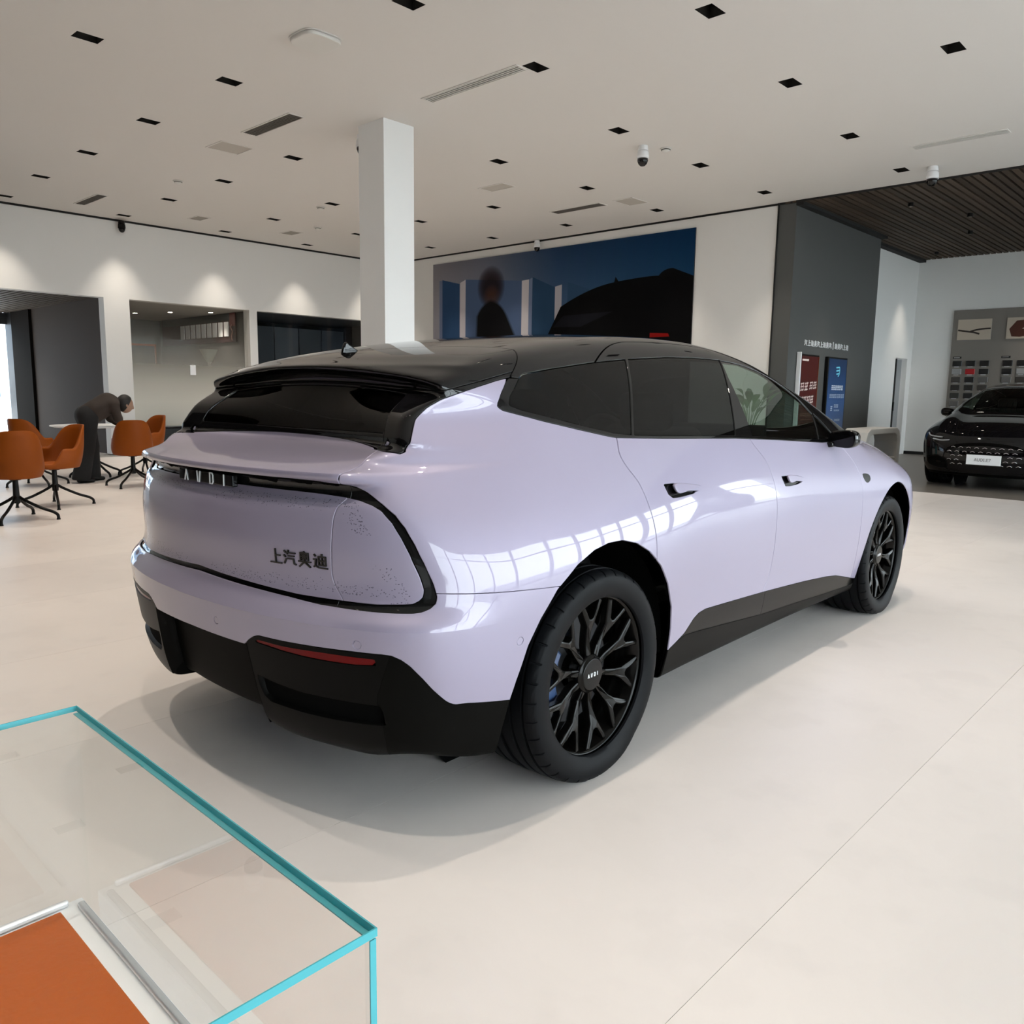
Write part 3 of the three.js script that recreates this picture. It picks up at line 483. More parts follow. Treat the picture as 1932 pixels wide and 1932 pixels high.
// the dark shell that shows in the gaps between the panels, open at the windows
let SHELL; {
  let m = SKIN.whole;
  const half = (() => { const tri = []; for (let t = 0; t < m.tri.length; t += 3) tri.push(m.tri[t], m.tri[t + 1], m.tri[t + 2]); return { pos: m.pos, tri }; })();
  const win = area([[-0.26, 1.252], [-0.25, 1.29], [-0.15, 1.364], [0.25, 1.415], [0.5, 1.44], [1.05, 1.466], [1.28, 1.46], [1.476, 1.449], [1.662, 1.415], [1.841, 1.358], [1.97, 1.29], [2.06, 1.22], [2.24, 1.09], [2.2, 1.072], [1.6, 1.095], [1.236, 1.116], [0.6, 1.136], [0.3, 1.148], [0.02, 1.191]]);
  let s = split(half, (x, y, z) => Math.max(win(x, y), 0.42 - Math.abs(z)))[1];
  s = split(s, (x, y, z) => Math.max(x + 0.36, 1.16 - y, y - 1.325 + 0.1 * z * z, Math.abs(z) - 0.55 + 0.33 * (y - 1.18)))[1];
  s = split(s, (x, y, z) => Math.max(1.66 + 0.12 * z * z - x, Math.abs(z) - lerp(0.61, 0.73, sstep(1.7, 2.6, x)), x + 0.35 * z * z - 2.68))[1];
  s = split(s, (x, y, z) => Math.max(x + 0.8, Math.abs(z) - 0.33, y - 0.6))[1];
  SHELL = s;
}
const GEO = {};   // geometry of every panel, shared by both cars
{
  const put = (k, mesh, depth, sink, uv, push, bias) => { GEO[k] = panel(mesh, depth, sink, uv, push, bias); };
  const pair = (k, depth = 0.006, sink = 0) => { put(k, SKIN[k], depth, sink); put(k + 'Left', mirrored(SKIN[k]), depth, sink); };
  for (const k of ['quarterPanel', 'rearDoor', 'frontDoor', 'frontWing', 'sillPanel', 'sillPanelFront', 'sill', 'pillarTrim', 'diffuserFin', 'lampSide']) pair(k);
  pair('diffuser', 0.06); pair('ventRecess', 0, 0.05); pair('reflector', 0.01, 0.003); pair('lampLoop', 0.012, 0.011);
  pair('handleRecessRear', 0, 0.012); pair('handleRecessFront', 0, 0.012); pair('sideCamera', 0.008, 0.002);
  for (const k of ['sensor0', 'sensor1', 'sensor2']) pair(k, 0.004, 0.001);
  put('deck', SKIN.deck, 0.007, 0, 0, null, [0.01, 0.009, 0]); put('deckLip', SKIN.deckLip, 0.007, 0, 0, null, [0.004, -0.007, 0]); put('bumper', SKIN.bumper, 0.007, 0, 0, null, [0, 0.008, 0]); put('bumperFace', SKIN.bumperFace, 0.007, 0, 0, null, [0, -0.008, 0]);
  for (const k of ['roofPanel', 'spoiler', 'hatchFrame', 'bonnet', 'noseSkin', 'lampCentre']) put(k, SKIN[k], 0.007, 0);
  put('lightBar', SKIN.lightBar, 0.012, 0.011); put('lowerStrip', SKIN.lowerStrip, 0.012, 0.011);
  put('platePanel', SKIN.platePanel, 0.0, 0, 0, [0.055, 0, 0]); put('underbody', SKIN.underbody, 0, 0);
  for (const k of ['rearGlass', 'windscreen']) put(k, SKIN[k], 0, 0.004);
  for (const k of ['quarterGlass', 'rearDoorGlass', 'frontDoorGlass', 'cornerGlass']) { put(k, SKIN[k], 0, 0.004); put(k + 'Left', SKIN[k + 'Left'], 0, 0.004); }
  put('shell', SHELL, 0, 0.016);
}
// ---------- wheel: axis along z, outside towards +z, centre at the hub ----------
const HUB = 0.352, TYRE = 0.368;
const WHEEL = {};
{
  const prof = []; // [across, radius, kind]
  for (const [a, r, k] of [[0.126, 0.270, 0], [0.134, 0.273, 0], [0.139, 0.281, 0], [0.144, 0.298, 0], [0.1465, 0.315, 0], [0.1455, 0.331, 0], [0.1425, 0.343, 0], [0.1385, 0.351, 1], [0.131, 0.358, 1], [0.119, 0.363, 1], [0.1065, 0.365, 0], [0.1055, 0.357, 0], [0.0965, 0.357, 0], [0.0955, 0.3665, 0], [0.061, 0.368, 0], [0.06, 0.36, 0], [0.05, 0.36, 0], [0.049, 0.3684, 0], [0.012, 0.3686, 0], [0.011, 0.361, 0], [0, 0.361, 0]]) prof.push([a, r, k]);
  const full = [...prof, ...prof.slice(0, -1).reverse().map(([a, r, k]) => [-a, r, k])], na = 216, AN = [0, 0.3, 0.9, 1.2, 4.2, 7.2], pos = [], uv = [], idx = [];
  for (let i = 0; i <= na; i++) for (const [a, r, k] of full) { const t = (Math.floor(i / 6) * 10 + AN[i % 6]) * PI / 180, rr = k && (i % 6 === 1 || i % 6 === 2) ? r - 0.0055 : r; let y = rr * Math.cos(t), x = rr * Math.sin(t); let aa = a; if (y < -HUB) { y = -HUB; } else if (y < -0.26) aa = a * (1 + 0.05 * sstep(-0.26, -0.33, y) * (r < 0.36 ? 1 : 0.3)); pos.push(x, y, aa); uv.push(i / na * 8, a * 4); }
  const m = full.length; for (let i = 0; i < na; i++) for (let j = 0; j < m - 1; j++) { const q = i * m + j; idx.push(q, q + 1, q + m, q + 1, q + m + 1, q + m); }
  let g = new THREE.BufferGeometry(); g.setAttribute('position', new THREE.Float32BufferAttribute(pos, 3)); g.setAttribute('uv', new THREE.Float32BufferAttribute(uv, 2)); g.setIndex(idx); g.computeVertexNormals();
  WHEEL.tyre = toCreasedNormals(g, 0.6);
  const turn = (g) => g.rotateX(PI / 2);
  WHEEL.rim = turn(lathe([[0.236, -0.1], [0.262, -0.106], [0.268, -0.1], [0.252, -0.08], [0.247, 0.0], [0.251, 0.07], [0.262, 0.098], [0.272, 0.108], [0.2765, 0.112], [0.276, 0.1155], [0.27, 0.116], [0.262, 0.108], [0.256, 0.085], [0.243, 0.06], [0.24, 0.0], [0.236, -0.1]].map(([r, a]) => [r, a]), 96));
  const spoke = (() => {
    const half = [[0.015, 0.05], [0.0115, 0.1], [0.0135, 0.148], [0.02, 0.176], [0.0605, 0.2545], [0.044, 0.2645], [0.026, 0.231], [0.01, 0.203], [0.0, 0.199]];
    const pts = [...half, ...half.slice(0, -1).reverse().map(([a, b]) => [-a, b])];
    let g = prism(pts, 0.034, 0.006, [], 2); const p = g.attributes.position;
    for (let i = 0; i < p.count; i++) { const r = Math.hypot(p.getX(i), p.getY(i)), z = p.getZ(i), s = 1 - Math.abs(p.getX(i)) * 1.2; p.setZ(i, z * s + 0.062 + 0.018 * sstep(0.05, 0.26, r) - 0.012 * bump(r, 0.12, 0.05) ); }
    g.computeVertexNormals(); return g;
  })();
  WHEEL.spokes = []; for (let k = 0; k < 10; k++) WHEEL.spokes.push(spoke.clone().rotateZ(k * PI / 5 + 0.1));
  WHEEL.hub = turn(lathe([[0, 0.106], [0.052, 0.106], [0.056, 0.103], [0.057, 0.098], [0.063, 0.096], [0.07, 0.09], [0.07, 0.05], [0, 0.05]], 48));
  WHEEL.disc = turn(lathe([[0.07, 0.02], [0.185, 0.02], [0.187, 0.012], [0.187, -0.012], [0.07, -0.012], [0.07, 0.02]], 64));
  WHEEL.back = turn(lathe([[0, -0.04], [0.24, -0.04], [0.24, -0.05], [0, -0.05]], 48));
  const cal = []; for (let i = 0; i <= 12; i++) { const a = -0.62 + 1.24 * i / 12; cal.push([0.235 * Math.cos(a), 0.235 * Math.sin(a)]); } for (let i = 12; i >= 0; i--) { const a = -0.55 + 1.1 * i / 12; cal.push([0.135 * Math.cos(a), 0.135 * Math.sin(a)]); }
  WHEEL.caliper = prism(cal, 0.075, 0.01).translate(0, 0, -0.02).rotateZ(PI - 0.12);
}
// thin strokes for lettering, each [x0, y0, x1, y1] in units of the letter height
const strokes = (list, h, w, d) => list.map(([a, b, c, e]) => { const L = Math.hypot(c - a, e - b) * h + w * 0.6; return new THREE.BoxGeometry(L, w, d).rotateZ(Math.atan2(e - b, c - a)).translate((a + c) / 2 * h, (b + e) / 2 * h, 0); });
const LETTERS = { A: [[0, 0, .3, 1], [.3, 1, .6, 0]], U: [[0, 1, .12, 0], [.12, 0, .42, 0], [.42, 0, .58, 1]], D: [[0, 0, 0, 1], [0, 1, .42, 1], [.42, 1, .58, .8], [.58, .8, .58, .2], [.58, .2, .42, 0], [.42, 0, 0, 0]], I: [[.1, 0, .1, 1]] };
// the four characters on the tail, as strokes in a unit square
const GLYPHS = [
  [[.48, .95, .48, .05], [.48, .55, .85, .55], [.05, .05, .95, .05]],
  [[.08, .9, .2, .8], [.04, .62, .16, .52], [.06, .1, .22, .38], [.42, .95, .32, .72], [.38, .8, .95, .8], [.4, .6, .85, .6], [.32, .42, .8, .42], [.8, .42, .84, .12], [.84, .12, .97, .08]],
  [[.5, .98, .42, .9], [.22, .9, .22, .45], [.22, .9, .78, .9], [.78, .9, .78, .45], [.3, .68, .7, .68], [.5, .86, .5, .48], [.36, .82, .42, .74], [.64, .82, .58, .74], [.34, .52, .45, .64], [.66, .52, .55, .64], [.05, .35, .95, .35], [.5, .46, .44, .3], [.44, .3, .1, .02], [.52, .32, .9, .02]],
  [[.1, .9, .18, .8], [.04, .6, .2, .6], [.2, .6, .14, .2], [.14, .2, .04, .12], [.16, .18, .35, .08], [.35, .08, .97, .05], [.4, .78, .4, .24], [.4, .78, .88, .78], [.88, .78, .88, .24], [.4, .52, .88, .52], [.4, .24, .88, .24], [.64, .95, .64, .24]],
];
// lamp panel print: fine dark specks along the rim of the tail panel
function speckPaint(base) {
  const t = canvasTexture(2048, 512, (g, w, h) => {
    g.fillStyle = '#fff'; g.fillRect(0, 0, w, h); let s = 99; const r = () => { s = (s * 1664525 + 1013904223) >>> 0; return s / 4294967296; };
    for (let k = 0; k < 9000; k++) {
      const z = (r() * 2 - 1) * 0.8, y = 0.7 + r() * 0.3, az = Math.abs(z), right = 0.805 - Math.max(0, (y - 0.73)) * 0.62;
      if (az > right) continue;
      const top = (0.99 - 0.35 * Math.max(0, az - 0.62)) - y, bot = y - 0.722, side = right - az;
      const d = Math.min(top < 0 ? 9 : top / 0.035, bot < 0.006 ? 9 : bot / 0.045, az > 0.6 && (y < 0.82 || y > 0.9) ? side / 0.055 : 9);
      if (d > 1 || r() < d * 0.9 || az < 0.12 * r() + 0.05) continue;
      const px = (z + 0.86) / 1.72 * w, py = h - (y - 0.69) / 0.33 * h, a = 1.5 + r() * 2.2, b = 1.5 + r() * 3.2;
      g.fillStyle = `rgba(40,38,48,${0.35 + 0.45 * r()})`; g.save(); g.translate(px, py); g.rotate(r() * 3); g.fillRect(-a / 2, -b / 2, a, b); g.restore();
    }
  });
  t.repeat.set(1 / 1.72, 1 / 0.33); t.offset.set(0.5, -0.69 / 0.33);
  const m = base.clone(); m.map = t; return m;
}
function makeCar(name, label, paint, where, turn, front) {
  const car = thing(name, label, 'car', where, turn);
  const add = (n, g, m, p = car) => obj(n, g, m, p);
  const lamp = front ? paint : speckPaint(paint);
  add('body_shell', GEO.shell, M.shell); add('underbody', GEO.underbody, M.plastic);
  for (const s of ['', 'Left']) {
    const z = s ? -1 : 1;
    add('rear_quarter_panel', GEO['quarterPanel' + s], paint);
    const rd = add('rear_door', GEO['rearDoor' + s], paint), fd = add('front_door', GEO['frontDoor' + s], paint), fw = add('front_wing', GEO['frontWing' + s], paint);
    add('handle_recess', GEO['handleRecessRear' + s], M.gloss, rd); add('handle_recess', GEO['handleRecessFront' + s], M.gloss, fd);
    const grip = (x, y, w) => { const g = prism(outline([[0, 0.02], [w * 0.6, 0.016], [w, 0.002], [w * 0.5, -0.008], [0.02, -0.011], [0.004, 0]], true), 0.012, 0.004); g.translate(x, y, 0); return g; };
    const seat = (g, off) => { const p = g.attributes.position; for (let i = 0; i < p.count; i++) p.setZ(i, z * (WTab.at(p.getX(i), p.getY(i)) + off + p.getZ(i))); g.computeVertexNormals(); if (z < 0) { const q = g.index ? g.toNonIndexed() : g; const a = q.attributes.position; for (let i = 0; i < a.count; i += 3) { const t = [a.getX(i), a.getY(i), a.getZ(i)]; a.setXYZ(i, a.getX(i + 1), a.getY(i + 1), a.getZ(i + 1)); a.setXYZ(i + 1, ...t); } q.computeVertexNormals(); return q; } return g; };
    add('door_handle', seat(grip(0.462, 0.947, 0.2), -0.003), paint, rd); add('door_handle', seat(grip(1.492, 0.911, 0.17), -0.003), paint, fd);
    add('side_camera', GEO['sideCamera' + s], M.gloss, fw);
    add('window_pane', GEO['quarterGlass' + s], M.privacy); add('window_pane', GEO['rearDoorGlass' + s], M.privacy, rd); add('window_pane', GEO['frontDoorGlass' + s], M.frontGlass, fd); add('window_pane', GEO['cornerGlass' + s], M.privacy, fd);
    add('window_surround', GEO['pillarTrim' + s], M.gloss);
    const sp = add('sill_panel', GEO['sillPanel' + s], M.sillGloss); add('sill_panel', GEO['sillPanelFront' + s], M.sillGloss); add('sill', GEO['sill' + s], M.satin);
    const df = add('diffuser', GEO['diffuser' + s], M.satin); add('air_vent', GEO['ventRecess' + s], M.shell, df); add('reflector', GEO['reflector' + s], M.red, df); add('diffuser_fin', GEO['diffuserFin' + s], M.plastic, df);
    add('tail_light', GEO['lampSide' + s], lamp); add('light_band', GEO['lampLoop' + s], M.lens);
    // wheel arch liners
    for (const [cx, r, name] of [[0.03, 0.475, 'arch_liner'], [2.975, 0.455, 'arch_liner']]) {
      const g = new THREE.CylinderGeometry(r, r, 0.38, 40, 1, true, -PI * 0.53 , PI * 1.06).rotateX(PI / 2).rotateZ(PI); const p = g.attributes.position;
      g.translate(cx, 0.345, z * 0.68); const wall = new THREE.CircleGeometry(r, 40).translate(cx, 0.345, z * 0.5);
      add(name, [g, wall], M.shell);
    }
    // door mirror
    { const ms = front ? 1.4 : 1, mz = front ? 0.99 : 0.938; const sh = new THREE.SphereGeometry(1, 32, 20), p = sh.attributes.position;
      for (let i = 0; i < p.count; i++) { let x = p.getX(i), y = p.getY(i), q = p.getZ(i); const f = (v, e) => Math.sign(v) * Math.abs(v) ** e; x = f(x, 0.8); y = f(y, 0.72); q = f(q, 0.72); if (x < -0.35) x = -0.35 + (x + 0.35) * 0.08; p.setXYZ(i, x * 0.085 * ms, y * 0.046 * ms * (1 + 0.12 * q), q * 0.075 * ms); }
      sh.computeVertexNormals(); sh.translate(2.14, 1.083, z * mz);
      const arm = beam([2.14, 1.045, z * 0.85], [2.14, 1.055, z * (mz - 0.038)], 0.09, 0.028, 0.01);
      const m0 = add('door_mirror', [sh, arm], M.gloss);
      const gl = new THREE.CircleGeometry(1, 40); gl.scale(0.064 * ms, 0.038 * ms, 1).rotateY(-PI / 2).translate(2.14 - 0.0315 * ms, 1.083, z * mz); add('mirror_glass', gl, std(lin(0.03, 0.03, 0.032), 0.03, 0.9), m0); }
    for (const x of [0, 2.95]) {
      const w = new THREE.Group(); w.name = 'wheel'; let k = 0; while (car.children.some((c) => c.name === w.name)) w.name = 'wheel_' + String(++k).padStart(3, '0');
      w.position.set(x, HUB, z * 0.808); if (z < 0) w.rotation.y = PI; car.add(w);
      obj('tyre', WHEEL.tyre, M.rubber, w); obj('rim', WHEEL.rim, M.rimBlack, w); for (const g of WHEEL.spokes) obj('spoke', g, M.rimBlack, w);
      obj('hub_cap', WHEEL.hub, M.rimBlack, w); obj('brake_disc', WHEEL.disc, M.steel, w); obj('back_plate', WHEEL.back, M.shell, w); obj('brake_caliper', WHEEL.caliper, M.caliper, w);
      let at = -0.031; const L = []; for (const c of 'AUDI') { L.push(...strokes(LETTERS[c], 0.012, 0.0022, 0.002).map((g) => g.translate(at, -0.006, 0.107))); at += 0.0175; } obj('lettering', L, M.white, w).userData.kind = 'stuff';
    }
  }
  add('roof_panel', GEO.roofPanel, M.gloss); add('rear_spoiler', GEO.spoiler, M.gloss); const hatch = add('hatch_frame', GEO.hatchFrame, M.gloss); add('rear_window', GEO.rearGlass, M.privacy, hatch);
  add('windscreen', GEO.windscreen, M.screenGlass);
  add('lid_edge', GEO.deckLip, paint, add('boot_lid', GEO.deck, paint)); const bump_ = add('rear_bumper', GEO.bumper, paint); add('bumper_face', GEO.bumperFace, paint, bump_);
  for (const k of ['sensor0', 'sensor1', 'sensor2']) for (const s of ['', 'Left']) add('parking_sensor', GEO[k + s], paint, bump_);
  add('bonnet', GEO.bonnet, paint); add('front_bumper', GEO.noseSkin, paint);
  const tailPanel = add('tail_panel', GEO.lampCentre, lamp); add('light_bar', GEO.lightBar, M.lens); add('light_band', GEO.lowerStrip, M.gloss); add('number_plate_panel', GEO.platePanel, M.plastic);
  for (const s of [-1, 1]) { const pos = [], idx = []; for (let i = 0; i <= 8; i++) { const y = 0.275 + 0.262 * i / 8, w = s * (0.3 + 0.08 * (0.5 - y)), x = rear(y, w); pos.push(x - 0.001, y, w, x + 0.09, y, w); if (i < 8) idx.push(i * 2, i * 2 + 1, i * 2 + 2, i * 2 + 1, i * 2 + 3, i * 2 + 2); } const g = new THREE.BufferGeometry(); g.setAttribute('position', new THREE.Float32BufferAttribute(pos, 3)); g.setIndex(idx); g.computeVertexNormals(); add('plate_recess_side', g, M.plastic); }
  // emblem plinth and letters
  { const yx = (z) => rear(1.018, z); const pl = add('emblem', [box(0.02, 0.038, 0.34, rear(1.018, 0) - 0.004, 1.015, 0.0, 0.004)], M.gloss);
    let at = -0.128; for (const c of 'AUDI') { add('letter', strokes(LETTERS[c], 0.034, 0.003, 0.003).map((g) => g.rotateY(-PI / 2).translate(rear(1.018, 0) - 0.0155, 0.998, at)), M.white, pl); at += 0.082; } }
  if (!front) { GLYPHS.forEach((gl, i) => { const L = []; for (const g of strokes(gl, 0.046, 0.0042, 0.004)) { g.rotateY(-PI / 2); g.translate(0, 0.792, 0.37 + i * 0.053); const p = g.attributes.position; for (let k = 0; k < p.count; k++) p.setX(k, p.getX(k) + rear(p.getY(k), p.getZ(k)) - 0.002); L.push(g); } add('badge_character', L, M.gloss, tailPanel); }); }
  { const fin = prism(outline([[-0.045, -0.006], [-0.032, 0.032], [-0.025, 0.036], [-0.014, 0.03], [0.055, -0.006]], false), 0.016, 0.005).translate(-0.3, roof(-0.3, 0) - 0.003, -0.008); add('roof_antenna', fin, M.gloss); }
  // cabin
  const seatAt = (x, z, w) => { const g = new THREE.Group(); g.name = 'seat'; let k = 0; while (car.children.some((c) => c.name === g.name)) g.name = 'seat_' + String(++k).padStart(3, '0'); car.add(g);
    obj('seat_cushion', box(0.5, 0.16, w, x + 0.2, 0.55, z, 0.05), M.seat, g); const b = new RoundedBoxGeometry(0.13, 0.62, w, 4, 0.05).rotateZ(0.3).translate(x - 0.12, 0.85, z); obj('backrest', b, M.seat, g); obj('headrest', new RoundedBoxGeometry(0.1, 0.18, 0.27, 4, 0.045).rotateZ(0.15).translate(x - 0.24, 1.22, z), M.seat, g); };
  for (const z of [-0.38, 0.38]) seatAt(1.35, z, 0.52); for (const z of [-0.4, 0, 0.4]) seatAt(0.42, z, 0.4);
  add('cabin_floor', [box(2.9, 0.05, 1.5, 1.2, 0.42, 0), box(0.4, 0.5, 1.2, -0.2, 0.85, 0, 0.05)], M.seat);
  add('dashboard', [box(0.5, 0.2, 1.5, 2.25, 0.93, 0, 0.08), box(0.03, 0.16, 1.1, 2.05, 1.06, 0, 0.01)], M.seat);
  add('steering_wheel', [new THREE.TorusGeometry(0.18, 0.016, 10, 40).rotateY(PI / 2).rotateZ(0.4).translate(1.9, 1.0, -0.38), box(0.06, 0.09, 0.2, 1.93, 0.99, -0.38, 0.02)], M.seat);
  return car;
}
// ---------- things on the ceiling ----------
{
  // where each lamp sits, for its label: rows count from the back wall towards the car, columns from the left wall towards the windows
  const near = (x, z) => Math.hypot(x - 6.4, z + 8.13) < 2.6 ? 'near the white column' : z < -15 ? 'along the left wall' : x > 11.5 ? 'along the back wall' : z > -5 ? 'on the window side' : 'in the open ceiling';
  const proto = thing('downlight', 'x', 'downlight', [0, HC, 0]);
  const housing = [span(-FX - 0.004, FX + 0.004, 0.16, 0.166, -FZ - 0.004, FZ + 0.004), span(-FX - 0.004, -FX + 0.001, 0.001, 0.16, -FZ, FZ), span(FX - 0.001, FX + 0.004, 0.001, 0.16, -FZ, FZ), span(-FX, FX, 0.001, 0.16, -FZ - 0.004, -FZ + 0.001), span(-FX, FX, 0.001, 0.16, FZ - 0.001, FZ + 0.004)];
  obj('housing', housing, M.darkBox, proto);
  obj('lamp', cyl(0.034, 0.034, 0.006, 24, 0, 0.152, 0), M.glow, proto); obj('baffle', new THREE.TorusGeometry(0.045, 0.012, 8, 28).rotateX(PI / 2).translate(0, 0.14, 0), M.darkBox, proto);
  DL.forEach(([x, z], i) => {
    const o = i ? dup(proto, [x, HC, z], 0) : proto; o.position.set(x, HC, z);
    const rows = [12.2, 10.25, 8.3, 6.35, 4.45, 2.35, 0.6, -1.4], rowOf = (v) => rows.reduce((b, r, k) => Math.abs(r - v) < Math.abs(rows[b] - v) ? k : b, 0), nth = ['first', 'second', 'third', 'fourth', 'fifth', 'sixth', 'seventh', 'eighth', 'ninth', 'tenth', 'eleventh', 'twelfth'];
    const mine = DL.filter((d) => rowOf(d[0]) === rowOf(x)).map((d) => d[1]).sort((a, b) => a - b);
    o.userData = { label: 'black downlight, ' + nth[mine.indexOf(z)] + ' from the left wall in the ' + nth[rowOf(x)] + ' row from the mural', category: 'downlight', group: 'square recessed downlights' };
    const s = new THREE.SpotLight(0xffffff, SPOT, 0, 0.6, 1, 2); s.color.setRGB(1, 0.9, 0.77); s.position.set(x, HC + 0.02, z); s.target.position.set(x, 0, z); s.castShadow = true; s.shadow.radius = 1.6; s.name = 'downlight_beam'; scene.add(s, s.target);
  });
  // air grilles with slats
  const grille = (x0, x1, z0, z1, n, mat, label, name = 'air_grille', alongZ = false) => {
    const t = thing(name, label, 'air vent', [(x0 + x1) / 2, HC, (z0 + z1) / 2]); const w = x1 - x0, d = z1 - z0, f = 0.018;
    obj('frame', [span(-w / 2, w / 2, -0.008, 0, -d / 2, -d / 2 + f), span(-w / 2, w / 2, -0.008, 0, d / 2 - f, d / 2), span(-w / 2, -w / 2 + f, -0.008, 0, -d / 2 + f, d / 2 - f), span(w / 2 - f, w / 2, -0.008, 0, -d / 2 + f, d / 2 - f)], M.ceil, t);
    obj('backing', span(-w / 2 + f, w / 2 - f, -0.001, 0.0, -d / 2 + f, d / 2 - f), mat === M.ceil ? M.ceil : M.darkBox, t);
    for (let k = 0; k < n; k++) { const q = -w / 2 + f + (k + 0.5) / n * (w - 2 * f); obj('slat', box((w - 2 * f) / n * 0.45, 0.006, d - 2 * f, q, -0.004, 0), mat, t); }
  };
  grille(5.36, 5.58, -9.66, -8.58, 7, M.grille, 'long dark air grille in the ceiling left of the white column');
  grille(5.44, 5.63, -15.52, -14.46, 6, M.grille, 'dark air grille close to the left wall, beside the row of downlights');
  grille(11.11, 11.35, -9.64, -8.56, 7, M.grille, 'long brownish air grille before the blue mural');
  grille(6.05, 6.22, -7.1, -5.7, 4, M.offwhite, 'long white slot diffuser in front of the white column', 'slot_diffuser');
  grille(11.14, 11.33, -3.76, -2.69, 4, M.offwhite, 'white slot diffuser close to the wooden slat ceiling', 'slot_diffuser');
  const hatch = (x0, x1, z0, z1, mat, label) => { const t = thing('access_panel', label, 'panel', [(x0 + x1) / 2, HC, (z0 + z1) / 2]); const w = x1 - x0, d = z1 - z0; obj('frame', [span(-w / 2, w / 2, -0.007, 0, -d / 2, -d / 2 + 0.02), span(-w / 2, w / 2, -0.007, 0, d / 2 - 0.02, d / 2), span(-w / 2, -w / 2 + 0.02, -0.007, 0, -d / 2 + 0.02, d / 2 - 0.02), span(w / 2 - 0.02, w / 2, -0.007, 0, -d / 2 + 0.02, d / 2 - 0.02)], M.ceil, t); obj('flap', span(-w / 2 + 0.023, w / 2 - 0.023, -0.003, 0, -d / 2 + 0.023, d / 2 - 0.023), mat, t); };
  const beige = std(lin(0.5, 0.47, 0.43), 0.7), dull = std(lin(0.3, 0.28, 0.25), 0.7);
  hatch(5.37, 5.83, -10.6, -10.16, beige, 'square beige ceiling hatch left of the column, behind the long grille');
  hatch(9.17, 9.47, -9.42, -8.89, beige, 'beige ceiling hatch right of the white column');
  hatch(11.15, 11.62, -8.32, -7.93, beige, 'square pale hatch beside the long grille before the mural');
  hatch(7.3, 7.56, -15.2, -14.8, dull, 'small dull hatch near the left wall, left of two');
  hatch(9.16, 9.45, -15.12, -14.7, dull, 'small dull hatch near the left wall, right of two');
  { const t = thing('ceiling_speaker', 'shallow white rounded square plate on the ceiling nearest the viewer', 'speaker', [4.46, HC, -6.67]); const p = []; for (let i = 0; i < 64; i++) { const a = i / 64 * 2 * PI, f = (v) => Math.sign(v) * Math.abs(v) ** 0.55; p.push([0.19 * f(Math.cos(a)), 0.19 * f(Math.sin(a))]); } obj('cover', prism(p, 0.035, 0.012).rotateX(PI / 2), M.offwhite, t); obj('base', prism(p.map(([a, b]) => [a * 1.06, b * 1.06]), 0.008, 0.002).rotateX(PI / 2), M.ceil, t); t.children[0].position.y = -0.008; }
  const smoke = (x, z, label) => { const t = thing('smoke_detector', label, 'smoke detector', [x, HC, z]); obj('base', cyl(0.07, 0.075, 0.018, 32, 0, -0.009, 0), M.offwhite, t); obj('cap', lathe([[0, -0.05], [0.03, -0.048], [0.05, -0.035], [0.055, -0.018], [0, -0.018]].reverse()), M.offwhite, t); obj('slot', new THREE.TorusGeometry(0.056, 0.004, 6, 32).rotateX(PI / 2).translate(0, -0.02, 0), M.darkBox, t); };
  smoke(5.93, -12.6, 'round white smoke detector left of the column, over the orange chairs'); smoke(8.36, -12.45, 'flat round detector just left of the white column'); smoke(9.33, -14.0, 'small far detector nearest the corner behind the column'); smoke(9.27, -6.1, 'small pale sensor disc beside the white dome camera');
  const dome = (x, y, z, s, body, label, wall) => {
    const t = thing('security_camera', label, 'camera', [x, y, z]);
    obj('mount', cyl(0.05 * s, 0.058 * s, 0.05 * s, 28, 0, -0.025 * s, 0), body, t);
    obj('housing', lathe([[0, -0.05], [0.05, -0.05], [0.062, -0.07], [0.066, -0.11], [0.066, -0.135], [0, -0.135]].reverse().map(([r, q]) => [r * s, q * s])), body, t);
    obj('dome', lathe([[0, -0.215], [0.025, -0.21], [0.046, -0.19], [0.058, -0.16], [0.06, -0.136], [0, -0.136]].map(([r, q]) => [r * s, q * s])), M.gloss, t);
  };
  dome(9.0, HC, -6.26, 1.15, M.white, 'white dome camera with black lens in the open ceiling, right of centre');
  dome(12.3, HC, -3.82, 1.2, M.white, 'white dome camera at the edge of the wooden slat ceiling');
  dome(12.9, HC - 0.03, -11.5, 1.0, M.white, 'small dome camera over the top edge of the blue mural');
  dome(2.93, HC, -5.45, 1.2, M.white, 'white dome camera above the glass case, seen only as a reflection in its lid');
  dome(6.4, HC, -8.62, 1.1, M.white, 'dome camera half hidden behind the white column');
  dome(6.52, HC - 0.03, -16.24, 1.0, M.metalBlack, 'black dome camera at the top of the left wall');
}
